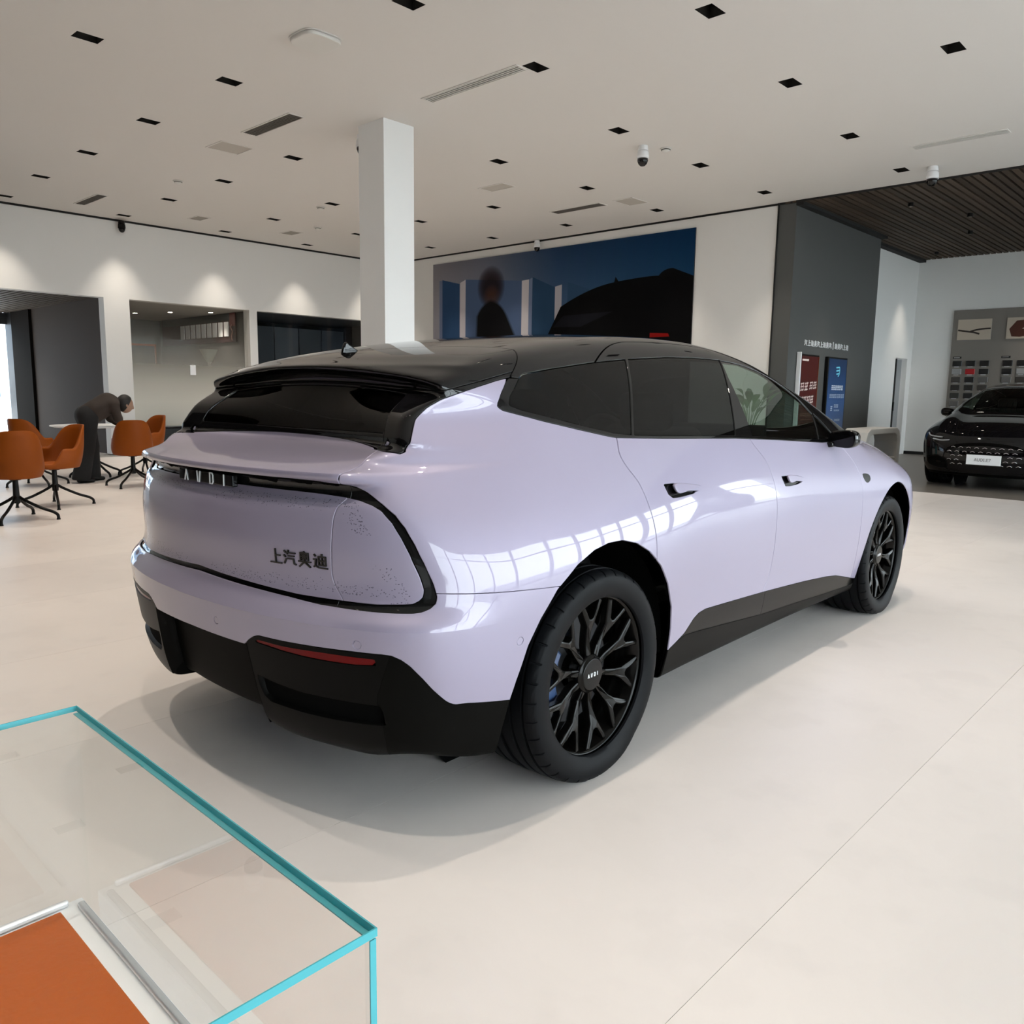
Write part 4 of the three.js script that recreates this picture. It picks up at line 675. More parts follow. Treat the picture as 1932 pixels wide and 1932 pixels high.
// ---------- beyond the left wall: corridor, meeting rooms ----------
{
  const dark = phys(lin(0.012, 0.0095, 0.008), 0.85, { specularIntensity: 0.1 }), mid = std(lin(0.1, 0.096, 0.09), 0.7);
  const c = struct('corridor_ceiling', span(-1, 6.3, 3.02, 3.1, -22.2, -16.6), M.gap);
  const g = new THREE.BoxGeometry(0.082, 0.05, 5.5), woods = [M.wood, M.wood2, M.wood3];
  for (let k = 0; k < 56; k++) { const m = obj('slat', g, woods[(k * 5 + k % 3) % 3], c); m.position.set(6.1 - k * 0.125, 2.985, -19.36); }
  struct('wall_corridor', [span(6.16, 6.4, 0, 3.0, -20.5, -16.6)], M.taupe);
  struct('wall_corridor_end', [span(6.1, 6.4, 0, 3.0, -21.75, -20.5)], dark);
  struct('wall_corridor_left', [span(-1.2, -1, 0, 3.1, -22.2, -16.6)], M.taupe);
  const gf = struct('window_front_2', [span(-1, 6.3, 2.7, 2.96, -22.2, -22.05), span(6.1, 6.3, 0, 3, -22.2, -21.75)], M.steelFrame);
  for (const x of [5.2, 4.2, 3.2, 2.2, 1.2]) obj('post', span(x - 0.035, x + 0.035, 0, 2.7, -22.18, -22.08), M.steelFrame, gf);
  for (let k = 0; k < 6; k++) struct('window_' + (20 + k), new THREE.PlaneGeometry(0.93, 2.68).translate(0.7 + k, 1.35, -22.13), M.window);
  struct('ground_left', span(-60, 60, -0.33, -0.302, -90, -22.2), std(lin(0.38, 0.38, 0.37), 0.9));
  const b = thing('office_building', 'pale building with blue glass seen through the far left opening', 'building', [6, -0.3, -46]);
  obj('facade', span(-30, 12, 0, 12, -6, 0), std(lin(0.5, 0.53, 0.58), 0.7), b);
  for (let i = 0; i < 12; i++) for (let j = 0; j < 3; j++) { const w = obj('window', span(-1.2, 1.2, 0, 2, 0, 0.06), std(lin(0.06, 0.12, 0.2), 0.08), b); w.position.set(-26 + i * 3.1, 1 + j * 3.4, 0.0); }
  const v = thing('kiosk', 'small white booth outside behind the far left glass', 'booth', [5.1, -0.3, -29]);
  obj('wall', span(-1, 1.1, 0, 1.9, -1, 1, 0.05), M.white, v); obj('roof', span(-1.2, 1.3, 1.9, 2.15, -1.2, 1.2, 0.04), M.white, v); obj('window', span(-0.6, 0.6, 0.9, 1.6, 1, 1.03), std(lin(0.02, 0.03, 0.04), 0.1), v);
  // meeting room behind the second opening
  struct('ceiling_room', span(6.4, 9.5, 2.95, 3.1, -21.3, -16.6), std(lin(0.42, 0.40, 0.37), 0.8));
  struct('wall_room_back', span(6.4, 9.5, 0, 3.0, -21.3, -21.0), std(lin(0.13, 0.135, 0.13), 0.7));
  struct('wall_room_side', span(9.25, 9.45, 0, 2.95, -21.0, -16.6), mid);
  struct('wall_room_left', span(6.4, 6.62, 0, 2.95, -21.0, -16.6), M.taupe);
  for (const [x, z, at] of [[8.9, -17.6, 'rightmost, beside the red board'], [8.3, -18.3, 'in the middle'], [7.9, -19.2, 'leftmost, above the framed poster']]) {
    const t = thing('spotlight', 'small round ceiling lamp in the frosted room, ' + at, 'spotlight', [x, 2.95, z], 0, 'round lamps of the meeting room');
    obj('rim', new THREE.TorusGeometry(0.055, 0.01, 8, 28).rotateX(PI / 2), M.offwhite, t); obj('lamp', cyl(0.045, 0.045, 0.006, 24, 0, -0.004, 0), M.glow, t);
    const s = new THREE.SpotLight(0xffffff, 3.2, 0, 0.8, 0.8, 2); s.color.setRGB(1, 0.9, 0.77); s.position.set(x, 2.93, z); s.target.position.set(x, 0, z); s.castShadow = true; s.name = 'room_lamp_beam'; scene.add(s, s.target);
  }
  { // glazing with a film that fades from clear to frosted
    const fade = canvasTexture(8, 512, (q, w, h) => { const gr = q.createLinearGradient(0, 0, 0, h); gr.addColorStop(0, '#030303'); gr.addColorStop(0.2, '#0e0e0e'); gr.addColorStop(0.38, '#404040'); gr.addColorStop(0.52, '#8c8c8c'); gr.addColorStop(0.66, '#cacaca'); gr.addColorStop(1, '#eeeeee'); q.fillStyle = gr; q.fillRect(0, 0, w, h); }, false, false);
    const w = struct('window_14', new THREE.PlaneGeometry(2.5, 2.94).translate(7.88, 1.475, -16.45), M.clearDull);
    obj('frosted_film', new THREE.PlaneGeometry(2.5, 2.94).translate(7.88, 1.475, -16.446), std(lin(0.78, 0.75, 0.67), 0.6, 0, { alphaMap: fade, transparent: true }), w);
    const n = thing('notice', 'white paper notice stuck on the frosted glass', 'notice', [7.88, 1.65, -16.44]); obj('sheet', span(-0.06, 0.06, -0.1, 0.1, 0, 0.004), M.white, n);
    obj('tape', span(-0.02, 0.02, 0.085, 0.105, 0.004, 0.005), M.offwhite, n);
  }
  { const t = thing('framed_poster', 'dark poster in an orange frame on the back wall of the glazed room', 'poster', [8.75, 1.86, -20.98]);
    obj('frame', [span(-0.35, 0.35, 0.45, 0.5, 0, 0.04), span(-0.35, 0.35, -0.5, -0.45, 0, 0.04), span(-0.35, -0.31, -0.45, 0.45, 0, 0.04), span(0.31, 0.35, -0.45, 0.45, 0, 0.04)], M.orange, t);
    const tx = canvasTexture(256, 384, (q, w, h) => { q.fillStyle = '#1d1511'; q.fillRect(0, 0, w, h); q.fillStyle = 'rgba(170,150,140,0.5)'; let s = 5; const r = () => (s = (s * 16807) % 2147483647) / 2147483647; for (let k = 0; k < 26; k++) q.fillRect(60 + r() * 40, 60 + k * 9, 20 + r() * 80, 3); q.fillStyle = '#c8c0c0'; for (let k = 0; k < 9; k++) { q.beginPath(); q.arc(170 + r() * 20, 200 + k * 15, 4 + r() * 6, 0, 7); q.fill(); } });
    obj('print', new THREE.PlaneGeometry(0.62, 0.9).translate(0, 0, 0.02), std(0xffffff, 0.5, 0, { map: tx }), t); }
  { // display board with white cards on the side wall
    const t = thing('display_board', 'dark red board with a row of white cards, high on the side wall', 'board', [9.24, 2.64, -18.95]);
    obj('panel', span(-0.03, 0, -0.33, 0.31, -1.85, 1.85, 0.005), std(lin(0.035, 0.008, 0.008), 0.5), t);
    for (let k = 0; k < 9; k++) obj('card', span(-0.045, -0.03, -0.2, 0.12, -0.1, 0.1, 0.004), M.white, t).position.z = 1.45 - k * 0.27;
    obj('top_strip', span(-0.036, -0.03, 0.14, 0.3, -1.8, 1.6), std(lin(0.02, 0.022, 0.022), 0.4), t); obj('red_corner', span(-0.036, -0.03, 0.02, 0.3, 1.6, 1.84), std(lin(0.16, 0.02, 0.012), 0.5), t);
    obj('scroll_mark', tube([[-0.04, 0.05, 1.72], [-0.04, 0.0, 1.66], [-0.04, -0.1, 1.72], [-0.04, -0.2, 1.68], [-0.04, -0.29, 1.7]], 0.012, 20, 6), std(lin(0.5, 0.3, 0.25), 0.5), t); }
  { const t = thing('floor_lamp', 'pale standing lamp with a wide shade, blurred behind frosted glass', 'lamp', [8.82, 0, -17.6]);
    obj('shade', lathe([[0.06, 1.86], [0.2, 2.14], [0.195, 2.14], [0.055, 1.865]], 32), std(lin(0.3, 0.31, 0.27), 0.7), t); obj('pole', cyl(0.03, 0.03, 1.86, 16, 0, 0.94, 0), std(lin(0.35, 0.35, 0.31), 0.5), t); obj('foot', cyl(0.16, 0.17, 0.03, 32, 0, 0.015, 0), M.steelFrame, t); }
  // dark room behind the third opening
  struct('wall_dark_room', [span(9.45, 16, 0, 3.1, -20.6, -20.3), span(13.3, 13.5, 0, 3.1, -20.3, -16.6)], std(lin(0.012, 0.012, 0.012), 0.6));
  struct('ceiling_dark_room', span(9.45, 13.5, 2.97, 3.1, -20.3, -16.6), std(lin(0.1, 0.1, 0.1), 0.7));
  struct('window_15', new THREE.PlaneGeometry(3.58, 2.94).translate(11.11, 1.475, -16.45), M.smoked);
  const slate = [std(lin(0.12, 0.135, 0.155), 0.4), std(lin(0.19, 0.205, 0.225), 0.4), std(lin(0.15, 0.165, 0.185), 0.4)];
  const pw = struct('panelling', span(10.3, 13.2, 0, 2.9, -18.65, -18.6), M.gap); [[10.33, 11.02], [11.04, 11.72], [11.74, 12.4], [12.42, 13.1]].forEach(([a, b], i) => obj('panel', span(a, b, 0.02, 2.82, -18.6, -18.56), slate[i % 3], pw));
  { const t = thing('wall_sofa', 'low black cabinet standing before the frosted glass', 'cabinet', [7.25, 0, -15.95]); obj('body', span(-0.55, 0.5, 0.06, 0.52, -0.25, 0.25, 0.02), M.metalBlack, t); obj('top', span(-0.57, 0.52, 0.52, 0.545, -0.27, 0.27, 0.006), M.gloss, t); for (const x of [-0.48, 0.43]) obj('foot', span(x - 0.03, x + 0.03, 0, 0.06, -0.2, 0.2), M.metalBlack, t); t.name = numbered('low_cabinet'); }
}
// ---------- mural, portal wall, far bay ----------
const scrawl = (q, x, y, size, n, s0, gap = 1.12) => { let s = s0; const r = () => { s = (s * 16807) % 2147483647; return s / 2147483647; }; q.lineWidth = size * 0.1; q.lineCap = 'square'; for (let k = 0; k < n; k++) { const X = x + k * size * gap; for (let j = 0; j < 3; j++) { const yy = y + size * (0.1 + 0.36 * j + 0.08 * r()); q.beginPath(); q.moveTo(X + size * 0.06 * r(), yy); q.lineTo(X + size * (0.75 + 0.2 * r()), yy - size * 0.04); q.stroke(); } for (let j = 0; j < 2; j++) { const xx = X + size * (0.2 + 0.45 * j + 0.12 * r()); q.beginPath(); q.moveTo(xx, y + size * 0.02); q.lineTo(xx - size * 0.12 * r(), y + size * 0.95); q.stroke(); } } };
{
  const W = 2048, Hh = 1060, z0 = -14.82, z1 = -7.87, y0 = 0.6, y1 = 4.2;
  const tx = canvasTexture(W, Hh, (q) => {
    const U = (z) => (z - z0) / (z1 - z0) * W, Y = (y) => (y1 - y) / (y1 - y0) * Hh, poly = (pts, c) => { q.fillStyle = c; q.beginPath(); pts.forEach(([z, y], i) => i ? q.lineTo(U(z), Y(y)) : q.moveTo(U(z), Y(y))); q.fill(); };
    let g = q.createLinearGradient(0, 0, W, 0); g.addColorStop(0, '#a8a1a2'); g.addColorStop(0.25, '#858792'); g.addColorStop(0.55, '#2c4a6c'); g.addColorStop(1, '#003158'); q.fillStyle = g; q.fillRect(0, 0, W, Hh);
    g = q.createLinearGradient(0, Y(4.2), 0, Y(2.9)); g.addColorStop(0, 'rgba(20,25,45,0.3)'); g.addColorStop(1, 'rgba(120,128,150,0.3)'); q.fillStyle = g; q.fillRect(0, 0, W, Hh);
    poly([[-14.6, 3.82], [-14.5, 3.82], [-14.5, y0], [-14.6, y0]], '#6b7590'); poly([[-14.5, 3.83], [-13.92, 3.7], [-13.9, y0], [-14.5, y0]], '#2c4668');
    poly([[-13.9, 3.72], [-13.72, 3.78], [-13.72, y0], [-13.9, y0]], '#b9b4ba'); poly([[-13.72, 3.78], [-12.0, 3.62], [-12.0, y0], [-13.72, y0]], '#4a5c7c');
    poly([[-12.0, 3.62], [-11.8, 3.63], [-11.8, y0], [-12.0, y0]], '#bdb9be'); poly([[-11.8, 3.63], [-11.7, 3.66], [-11.7, y0], [-11.8, y0]], '#6c7994'); poly([[-11.7, 3.67], [-11.08, 3.42], [-11.08, y0], [-11.7, y0]], '#29435f');
    poly([[-11.08, 3.43], [-10.9, 3.46], [-10.9, y0], [-11.08, y0]], '#a8a6ae'); poly([[-10.75, 3.5], [-10.2, 3.32], [-10.2, y0], [-10.75, y0]], '#2e4763');
    // a standing figure in dark clothes, out of focus
    for (let k = 14; k >= 0; k--) { q.fillStyle = 'rgba(26,18,18,0.11)'; q.beginPath(); q.ellipse(U(-12.92), Y(3.56), (0.2 + k * 0.016) * W / 6.95, (0.17 + k * 0.02) * W / 6.95, 0, 0, 7); q.fill(); }
    for (let k = 10; k >= 0; k--) { q.fillStyle = 'rgba(92,58,50,0.07)'; q.beginPath(); q.ellipse(U(-12.9), Y(3.36), (0.1 + k * 0.016) * W / 6.95, (0.08 + k * 0.018) * W / 6.95, 0, 0, 7); q.fill(); }
    for (const [dx, a] of [[0.06, 0.2], [0.03, 0.35], [0, 0.9]]) { q.fillStyle = `rgba(14,13,15,${a})`; q.beginPath(); q.moveTo(U(-13.42 - dx), Y(y0)); q.lineTo(U(-13.32 - dx), Y(2.95)); q.quadraticCurveTo(U(-13.2), Y(3.18 + dx), U(-12.92), Y(3.25 + dx)); q.quadraticCurveTo(U(-12.6), Y(3.18 + dx), U(-12.45 + dx), Y(2.9)); q.lineTo(U(-12.1 + dx), Y(2.3)); q.lineTo(U(-12.0), Y(y0)); q.fill(); }
    // the rear of a dark car
    q.fillStyle = '#050507'; q.beginPath(); q.moveTo(U(-11.45), Y(y0)); q.lineTo(U(-11.3), Y(2.4)); q.lineTo(U(-10.92), Y(3.02)); q.quadraticCurveTo(U(-10.2), Y(3.35), U(-9.6), Y(3.4)); q.lineTo(U(-9.57), Y(3.5)); q.lineTo(U(-9.5), Y(3.41)); q.quadraticCurveTo(U(-8.8), Y(3.46), U(-8.6), Y(3.44)); q.quadraticCurveTo(U(-8.5), Y(3.56), U(-8.3), Y(3.55)); q.lineTo(U(-7.87), Y(3.38)); q.lineTo(U(-7.87), Y(y0)); q.fill();
    poly([[-11.12, 2.62], [-10.85, 2.84], [-9.6, 2.86], [-10.4, 2.6]], '#15161c'); poly([[-8.75, 2.42], [-8.35, 2.4], [-8.32, 2.34], [-8.75, 2.34]], '#7a0f0c');
  });
  const t = thing('mural', 'large blue printed mural of a dark car and a blurred figure on the back wall', 'mural', [13.03, 0, 0]);
  obj('print', new THREE.PlaneGeometry(z1 - z0, y1 - y0).rotateY(-PI / 2).translate(-0.027, (y0 + y1) / 2, (z0 + z1) / 2), phys(0xffffff, 0.6, { map: tx, specularIntensity: 0.15 }), t);
  obj('board', span(-0.026, -0.004, y0, y1, z0, z1), M.steelFrame, t);
}
{ // on the grey portal wall
  const t = thing('wall_lettering', 'line of small pale raised characters on the grey portal wall', 'sign', [13.62, 2.14, -6.045]);
  for (let k = 0; k < 15; k++) { const s = 0.098, gl = GLYPHS[(k * 3 + 1) % 4]; if (k === 9) { obj('character', box(0.012, 0.13, 0.012, k * 0.128 + 0.05, 0.06, 0.006), M.white, t); continue; } obj('character', strokes(gl, s, 0.012, 0.012).map((g) => g.translate(k * 0.128, 0.01, 0.006)), M.white, t).userData.kind = undefined; }
  const poster = (x0, x1, y0, y1, bg, draw, name, label, frame) => { const s = thing(name, label, 'poster', [(x0 + x1) / 2, 0, -6.0]); const w = x1 - x0, c = std(0xffffff, 0.3, 0, { map: canvasTexture(512, Math.round(512 * (y1 - y0) / w), draw) });
    obj('case', span(-w / 2 - 0.03, w / 2 + 0.03, y0 - 0.03, y1 + 0.03, -0.045, 0.02, 0.006), frame, s); obj('print', new THREE.PlaneGeometry(w, y1 - y0).translate(0, (y0 + y1) / 2, 0.0215), c, s); obj('foot', span(-w / 2, w / 2, 0, 0.02, -0.04, 0.25), M.metalBlack, s); obj('stand', span(-0.05, 0.05, 0.02, y0 - 0.03, -0.03, 0.01), M.metalBlack, s); return s; };
  const red = poster(13.42, 14.1, 0.5, 1.97, 0, (q, w, h) => { q.fillStyle = '#4a0d0c'; q.fillRect(0, 0, w, h); q.fillStyle = '#ead9d2'; q.fillRect(20, 38, 190, 24); q.strokeStyle = '#efe3dc'; q.save(); q.transform(1, -0.06, -0.12, 1, 40, 10); scrawl(q, 20, 330, 108, 2, 11); scrawl(q, 290, 330, 100, 2, 23); scrawl(q, 40, 510, 100, 4, 37, 1.05); q.restore(); q.strokeStyle = '#b98a7c'; scrawl(q, 50, 720, 44, 8, 51); q.fillStyle = '#8a5b50'; q.fillRect(70, 800, 330, 10); }, 'red_poster', 'dark red standing poster with large white slanted characters by the portal', M.metalBlack);
  obj('white_edge', span(-0.4, -0.372, 0.47, 2.03, -0.04, 0.03), M.white, red); obj('orange_edge', span(0.345, 0.352, 0.5, 1.97, 0.0, 0.024), M.orange, red);
  poster(14.56, 15.36, 0.35, 1.97, 0, (q, w, h) => { const g = q.createLinearGradient(0, 0, 0, h); g.addColorStop(0, '#173358'); g.addColorStop(0.5, '#2e558c'); g.addColorStop(1, '#3b5680'); q.fillStyle = g; q.fillRect(0, 0, w, h); q.strokeStyle = '#6fd0ea'; q.lineWidth = 16; for (const k of [0, 1, 2]) { q.beginPath(); q.moveTo(210 + k * 8, 100 + k * 36); q.lineTo(310 - k * 6, 92 + k * 36); q.stroke(); } q.beginPath(); q.moveTo(310, 92); q.quadraticCurveTo(330, 180, 270, 196); q.stroke(); q.strokeStyle = '#dfe8f2'; scrawl(q, 110, 300, 56, 6, 7, 1.0); q.strokeStyle = '#b7c7dc'; scrawl(q, 70, 400, 46, 4, 9); scrawl(q, 290, 400, 46, 4, 19); q.strokeStyle = '#dfe8f2'; scrawl(q, 120, 540, 56, 1, 33); scrawl(q, 220, 520, 38, 3, 71); scrawl(q, 220, 580, 18, 8, 75); scrawl(q, 120, 690, 24, 3, 81); scrawl(q, 250, 690, 24, 6, 85); scrawl(q, 110, 745, 36, 2, 91); scrawl(q, 250, 745, 36, 2, 95); scrawl(q, 90, 860, 40, 2, 99); q.beginPath(); q.moveTo(250, 860); q.quadraticCurveTo(330, 840, 290, 910); q.lineTo(240, 900); q.stroke(); scrawl(q, 240, 850, 40, 2, 101); }, 'blue_poster', 'blue standing poster with pale lettering and a light blue wing mark', M.metalBlack);
}
{ // far bay: sample wall
  const taupe = std(lin(0.2, 0.18, 0.16), 0.6);
  const b = thing('sample_wall', 'taupe display board behind the black car', 'display board', [20.2, 0, 0]);
  obj('board', span(-0.06, 0, 0.9, 3.22, -5.56, 0.5), taupe, b);
  const pic = (za, zb, draw, label) => { const t = thing('picture', label, 'picture', [20.135, 2.79, (za + zb) / 2]); const w = zb - za; obj('canvas', span(-0.025, 0, -0.22, 0.22, -w / 2, w / 2, 0.004), std(lin(0.5, 0.47, 0.42), 0.6), t); obj('print', new THREE.PlaneGeometry(w, 0.44).rotateY(-PI / 2).translate(-0.026, 0, 0), std(0xffffff, 0.5, 0, { map: canvasTexture(256, 168, draw) }), t); };
  pic(-5.45, -4.79, (q, w, h) => { q.fillStyle = '#b9ac9c'; q.fillRect(0, 0, w, h); q.strokeStyle = '#241a14'; q.lineWidth = 13; q.beginPath(); q.moveTo(4, 86); q.quadraticCurveTo(80, 100, 130, 108); q.lineTo(170, 122); q.moveTo(100, 100); q.quadraticCurveTo(160, 78, 252, 80); q.stroke(); }, 'picture of two reaching hands at the top left of the sample wall');
  pic(-4.5, -3.84, (q, w, h) => { q.fillStyle = '#b9ac9c'; q.fillRect(0, 0, w, h); q.fillStyle = '#4a2217'; q.beginPath(); q.moveTo(20, 90); q.lineTo(70, 25); q.lineTo(150, 20); q.lineTo(220, 60); q.lineTo(200, 140); q.lineTo(100, 155); q.lineTo(40, 150); q.fill(); q.fillStyle = '#b9ac9c'; q.beginPath(); q.moveTo(110, 90); q.lineTo(160, 60); q.lineTo(170, 110); q.fill(); }, 'picture of a brown folded form at the top right of the sample wall');
  const cols = [lin(0.012, 0.012, 0.012), lin(0.3, 0.3, 0.3), lin(0.045, 0.04, 0.036), lin(0.02, 0.018, 0.016), lin(0.03, 0.03, 0.026), lin(0.12, 0.115, 0.11), lin(0.42, 0.012, 0.016)];
  const grid = [[0, 0, 0, 0], [1, 6, 0, 1], [2, 0, 5, 2], [3, 3, 2, 3], [4, 0, 0, 0], [5, 5, 5, 5]], words = ['black', 'silver grey', 'dark brown', 'deep brown', 'olive black', 'mid grey', 'red'];
  const nth = ['first', 'second', 'third', 'fourth', 'fifth', 'sixth'];
  for (const [c0, za] of [[0, -5.5], [3, -4.52]]) for (let r = 0; r < 6; r++) for (let c = 0; c < 3; c++) {
    const k = grid[r][c0 ? (c + 2) % 4 : c], t = thing('colour_sample', words[k] + ' sample tile, ' + nth[r] + ' row and ' + nth[c] + ' column of the ' + (c0 ? 'right' : 'left') + ' set', 'sample', [20.14, 2.06 - r * 0.175, za + 0.1 + c * 0.27], 0, 'material samples on the taupe wall');
    obj('tile', span(-0.03, 0, -0.06, 0.06, -0.095, 0.095, 0.012), std(cols[k], 0.3), t); obj('name_strip', span(-0.006, 0, -0.075, -0.066, -0.06, 0.04), M.white, t);
  }
  for (const z of [-5.45, -4.5]) { const t = thing('caption_strip', 'dark caption above the ' + (z < -5 ? 'left' : 'right') + ' set of samples', 'label', [20.14, 2.19, z + 0.05]); obj('strip', span(-0.01, 0, -0.022, 0.022, -0.1, 0.07), M.gap, t); obj('line', span(-0.012, -0.01, -0.004, 0.004, -0.08, 0.04), M.offwhite, t); }
  { // curved white console
    const t = thing('console_table', 'low white console table with rounded legs beyond the door mirror', 'table', [15.0, 0, -5.3]);
    const p = [[-0.85, 0], [-0.85, 0.55], [-0.78, 0.7], [-0.65, 0.76], [0.65, 0.76], [0.78, 0.7], [0.85, 0.55], [0.85, 0], [0.72, 0], [0.72, 0.5], [0.66, 0.62], [0.55, 0.66], [-0.55, 0.66], [-0.66, 0.62], [-0.72, 0.5], [-0.72, 0]];
    obj('body', prism(p, 0.42, 0.012).translate(0, 0, -0.21), M.offwhite, t); obj('shelf', span(-0.71, 0.71, 0.2, 0.23, -0.18, 0.18, 0.006), M.offwhite, t);
  }
}
// ---------- seating area ----------
function netOf(fn, lo, hi, cell) {
  const n = [0, 1, 2].map((c) => Math.ceil((hi[c] - lo[c]) / cell) + 2), [nx, ny, nz] = n, at = (i, j, k) => (k * ny + j) * nx + i, val = new Float32Array(nx * ny * nz);
  for (let k = 0; k < nz; k++) for (let j = 0; j < ny; j++) for (let i = 0; i < nx; i++) val[at(i, j, k)] = fn(lo[0] + i * cell, lo[1] + j * cell, lo[2] + k * cell);
  const vid = new Int32Array(nx * ny * nz).fill(-1), pos = [], tri = [], E = [[0, 1], [2, 3], [4, 5], [6, 7], [0, 2], [1, 3], [4, 6], [5, 7], [0, 4], [1, 5], [2, 6], [3, 7]];
  const vertex = (i, j, k) => { const q = at(i, j, k); if (vid[q] >= 0) return vid[q]; const v = [0, 1, 2, 3, 4, 5, 6, 7].map((m) => val[at(i + (m & 1), j + ((m >> 1) & 1), k + (m >> 2))]); let x = 0, y = 0, z = 0, c = 0; for (const [a, b] of E) if ((v[a] < 0) !== (v[b] < 0)) { const t = v[a] / (v[a] - v[b]); x += lerp(a & 1, b & 1, t); y += lerp((a >> 1) & 1, (b >> 1) & 1, t); z += lerp(a >> 2, b >> 2, t); c++; } pos.push(lo[0] + (i + x / c) * cell, lo[1] + (j + y / c) * cell, lo[2] + (k + z / c) * cell); return (vid[q] = pos.length / 3 - 1); };
  for (let k = 1; k < nz - 1; k++) for (let j = 1; j < ny - 1; j++) for (let i = 1; i < nx - 1; i++) {
    const s = val[at(i, j, k)] < 0, out = (a, b, c, d, f) => f ? tri.push(a, b, c, a, c, d) : tri.push(a, c, b, a, d, c);
    if (s !== val[at(i + 1, j, k)] < 0) out(vertex(i, j - 1, k - 1), vertex(i, j, k - 1), vertex(i, j, k), vertex(i, j - 1, k), s);
    if (s !== val[at(i, j + 1, k)] < 0) out(vertex(i - 1, j, k - 1), vertex(i, j, k - 1), vertex(i, j, k), vertex(i - 1, j, k), !s);
    if (s !== val[at(i, j, k + 1)] < 0) out(vertex(i - 1, j - 1, k), vertex(i, j - 1, k), vertex(i, j, k), vertex(i - 1, j, k), s);
  }
  const g = new THREE.BufferGeometry(); g.setAttribute('position', new THREE.Float32BufferAttribute(pos, 3)); g.setIndex(tri); g.computeVertexNormals(); return g;
}
const bone = (a, b, ra, rb) => (x, y, z) => { const ex = b[0] - a[0], ey = b[1] - a[1], ez = b[2] - a[2], wx = x - a[0], wy = y - a[1], wz = z - a[2], t = clamp((wx * ex + wy * ey + wz * ez) / (ex * ex + ey * ey + ez * ez || 1), 0, 1); return Math.hypot(wx - ex * t, wy - ey * t, wz - ez * t) - lerp(ra, rb, t); };
const blob = (parts, k) => (x, y, z) => { let d = parts[0](x, y, z); for (let i = 1; i < parts.length; i++) d = smin(d, parts[i](x, y, z), k); return d; };
{
  // tub chair: faces +z in its own axes
  const chair = thing('tub_chair', 'orange tub chair', 'chair', [2.45, 0, -8.85]);
  const shell = (inset) => {   // angle 0 is the back
    const na = 72, nv = 20, pos = [], idx = [];
    const rim = (a) => { const c = Math.cos(a); return 0.475 + (0.40) * sstep(0.35, 1.0, c) * 0.62 + 0.155 * sstep(-0.62, -0.05, c) - inset * 0.15; };
    for (let v = 0; v <= nv; v++) for (let i = 0; i <= na; i++) {
      const a = i / na * 2 * PI, t = v / nv, R = rim(a); let r, y;
      const bot = 0.40 + inset, wide = 0.285 + 0.02 * Math.cos(2 * a) - inset;
      if (t < 0.45) { const q = t / 0.45; r = wide * 0.84 * q; y = bot + 0.018 * q * q; } else { const q = (t - 0.45) / 0.55, e = 1 - (1 - q) * (1 - q); r = wide * (0.84 + 0.16 * Math.sin(Math.min(1, q * 1.25) * PI / 2)) + (0.035 * Math.max(0, Math.cos(a)) - 0.03 * Math.abs(Math.sin(a))) * q * q; y = bot + 0.018 + (R - bot - 0.018) * lerp(q * q, q, 0.45); }
      pos.push(Math.sin(a) * r * 1.0, y, -Math.cos(a) * r);
    }
    for (let v = 0; v < nv; v++) for (let i = 0; i < na; i++) { const q = v * (na + 1) + i; idx.push(q, q + na + 1, q + 1, q + 1, q + na + 1, q + na + 2); }
    return { pos, idx, na, nv };
  };
  const A = shell(0), B = shell(0.026), n = A.pos.length / 3, pos = A.pos.concat(B.pos), idx = A.idx.slice(); for (let t = 0; t < B.idx.length; t += 3) idx.push(B.idx[t] + n, B.idx[t + 2] + n, B.idx[t + 1] + n);
  const m = A.na + 1, top = A.nv * m; for (let i = 0; i < A.na; i++) { const a = top + i, b = top + i + 1; idx.push(a, a + n, b, b, a + n, b + n); }
  let g = new THREE.BufferGeometry(); g.setAttribute('position', new THREE.Float32BufferAttribute(pos, 3)); g.setIndex(idx); g = mergeVertices(g, 1e-5); g.computeVertexNormals();
  obj('shell', g, M.orange, chair);
  obj('seat_pad', new THREE.SphereGeometry(1, 32, 16).scale(0.2, 0.03, 0.2).translate(0, 0.452, 0.01), M.orange, chair);
  obj('column', [cyl(0.024, 0.03, 0.2, 20, 0, 0.31, 0), cyl(0.07, 0.05, 0.02, 20, 0, 0.4, 0), cyl(0.036, 0.03, 0.07, 20, 0, 0.2, 0)], M.metalBlack, chair);
  for (let k = 0; k < 4; k++) { const a = k * PI / 2 + 0.5, p = (r, y) => [Math.cos(a) * r, y, Math.sin(a) * r]; obj('leg', tube([p(0.0, 0.245), p(0.06, 0.2), p(0.22, 0.115), p(0.33, 0.072), p(0.362, 0.045), p(0.366, 0.012)], 0.0145, 28, 8), M.metalBlack, chair); obj('glide', cyl(0.017, 0.019, 0.014, 14, ...[p(0.366, 0.007)[0], 0.007, p(0.366, 0.007)[2]]), M.metalBlack, chair); }
  const G = 'orange tub chairs round the white tables';
  chair.userData = { label: 'nearest orange tub chair, back turned, cut by the left photo edge', category: 'chair', group: G }; chair.position.set(2.42, 0, -8.85); chair.rotation.y = PI - 0.15;
  dup(chair, [3.02, 0, -9.65], -1.32, 'orange tub chair in side view between the nearest chair and the dark figure');
  dup(chair, [3.48, 0, -11.75], 2.1, 'orange tub chair behind the two nearest ones, its arm rising at the far left');
  dup(chair, [4.38, 0, -10.95], 2.82, 'orange tub chair with its back turned, beside the left tail of the lavender car');
  dup(chair, [5.12, 0, -12.35], -1.35, 'orange tub chair of which only the top shows behind the one beside the car');
  const table = thing('round_table', 'round white table among the orange chairs at the left edge', 'table', [2.0, 0, -10.15]);
  obj('table_top', lathe([[0, 0.715], [0.5, 0.715], [0.55, 0.728], [0.555, 0.735], [0.55, 0.742], [0, 0.742]], 64), M.white, table);
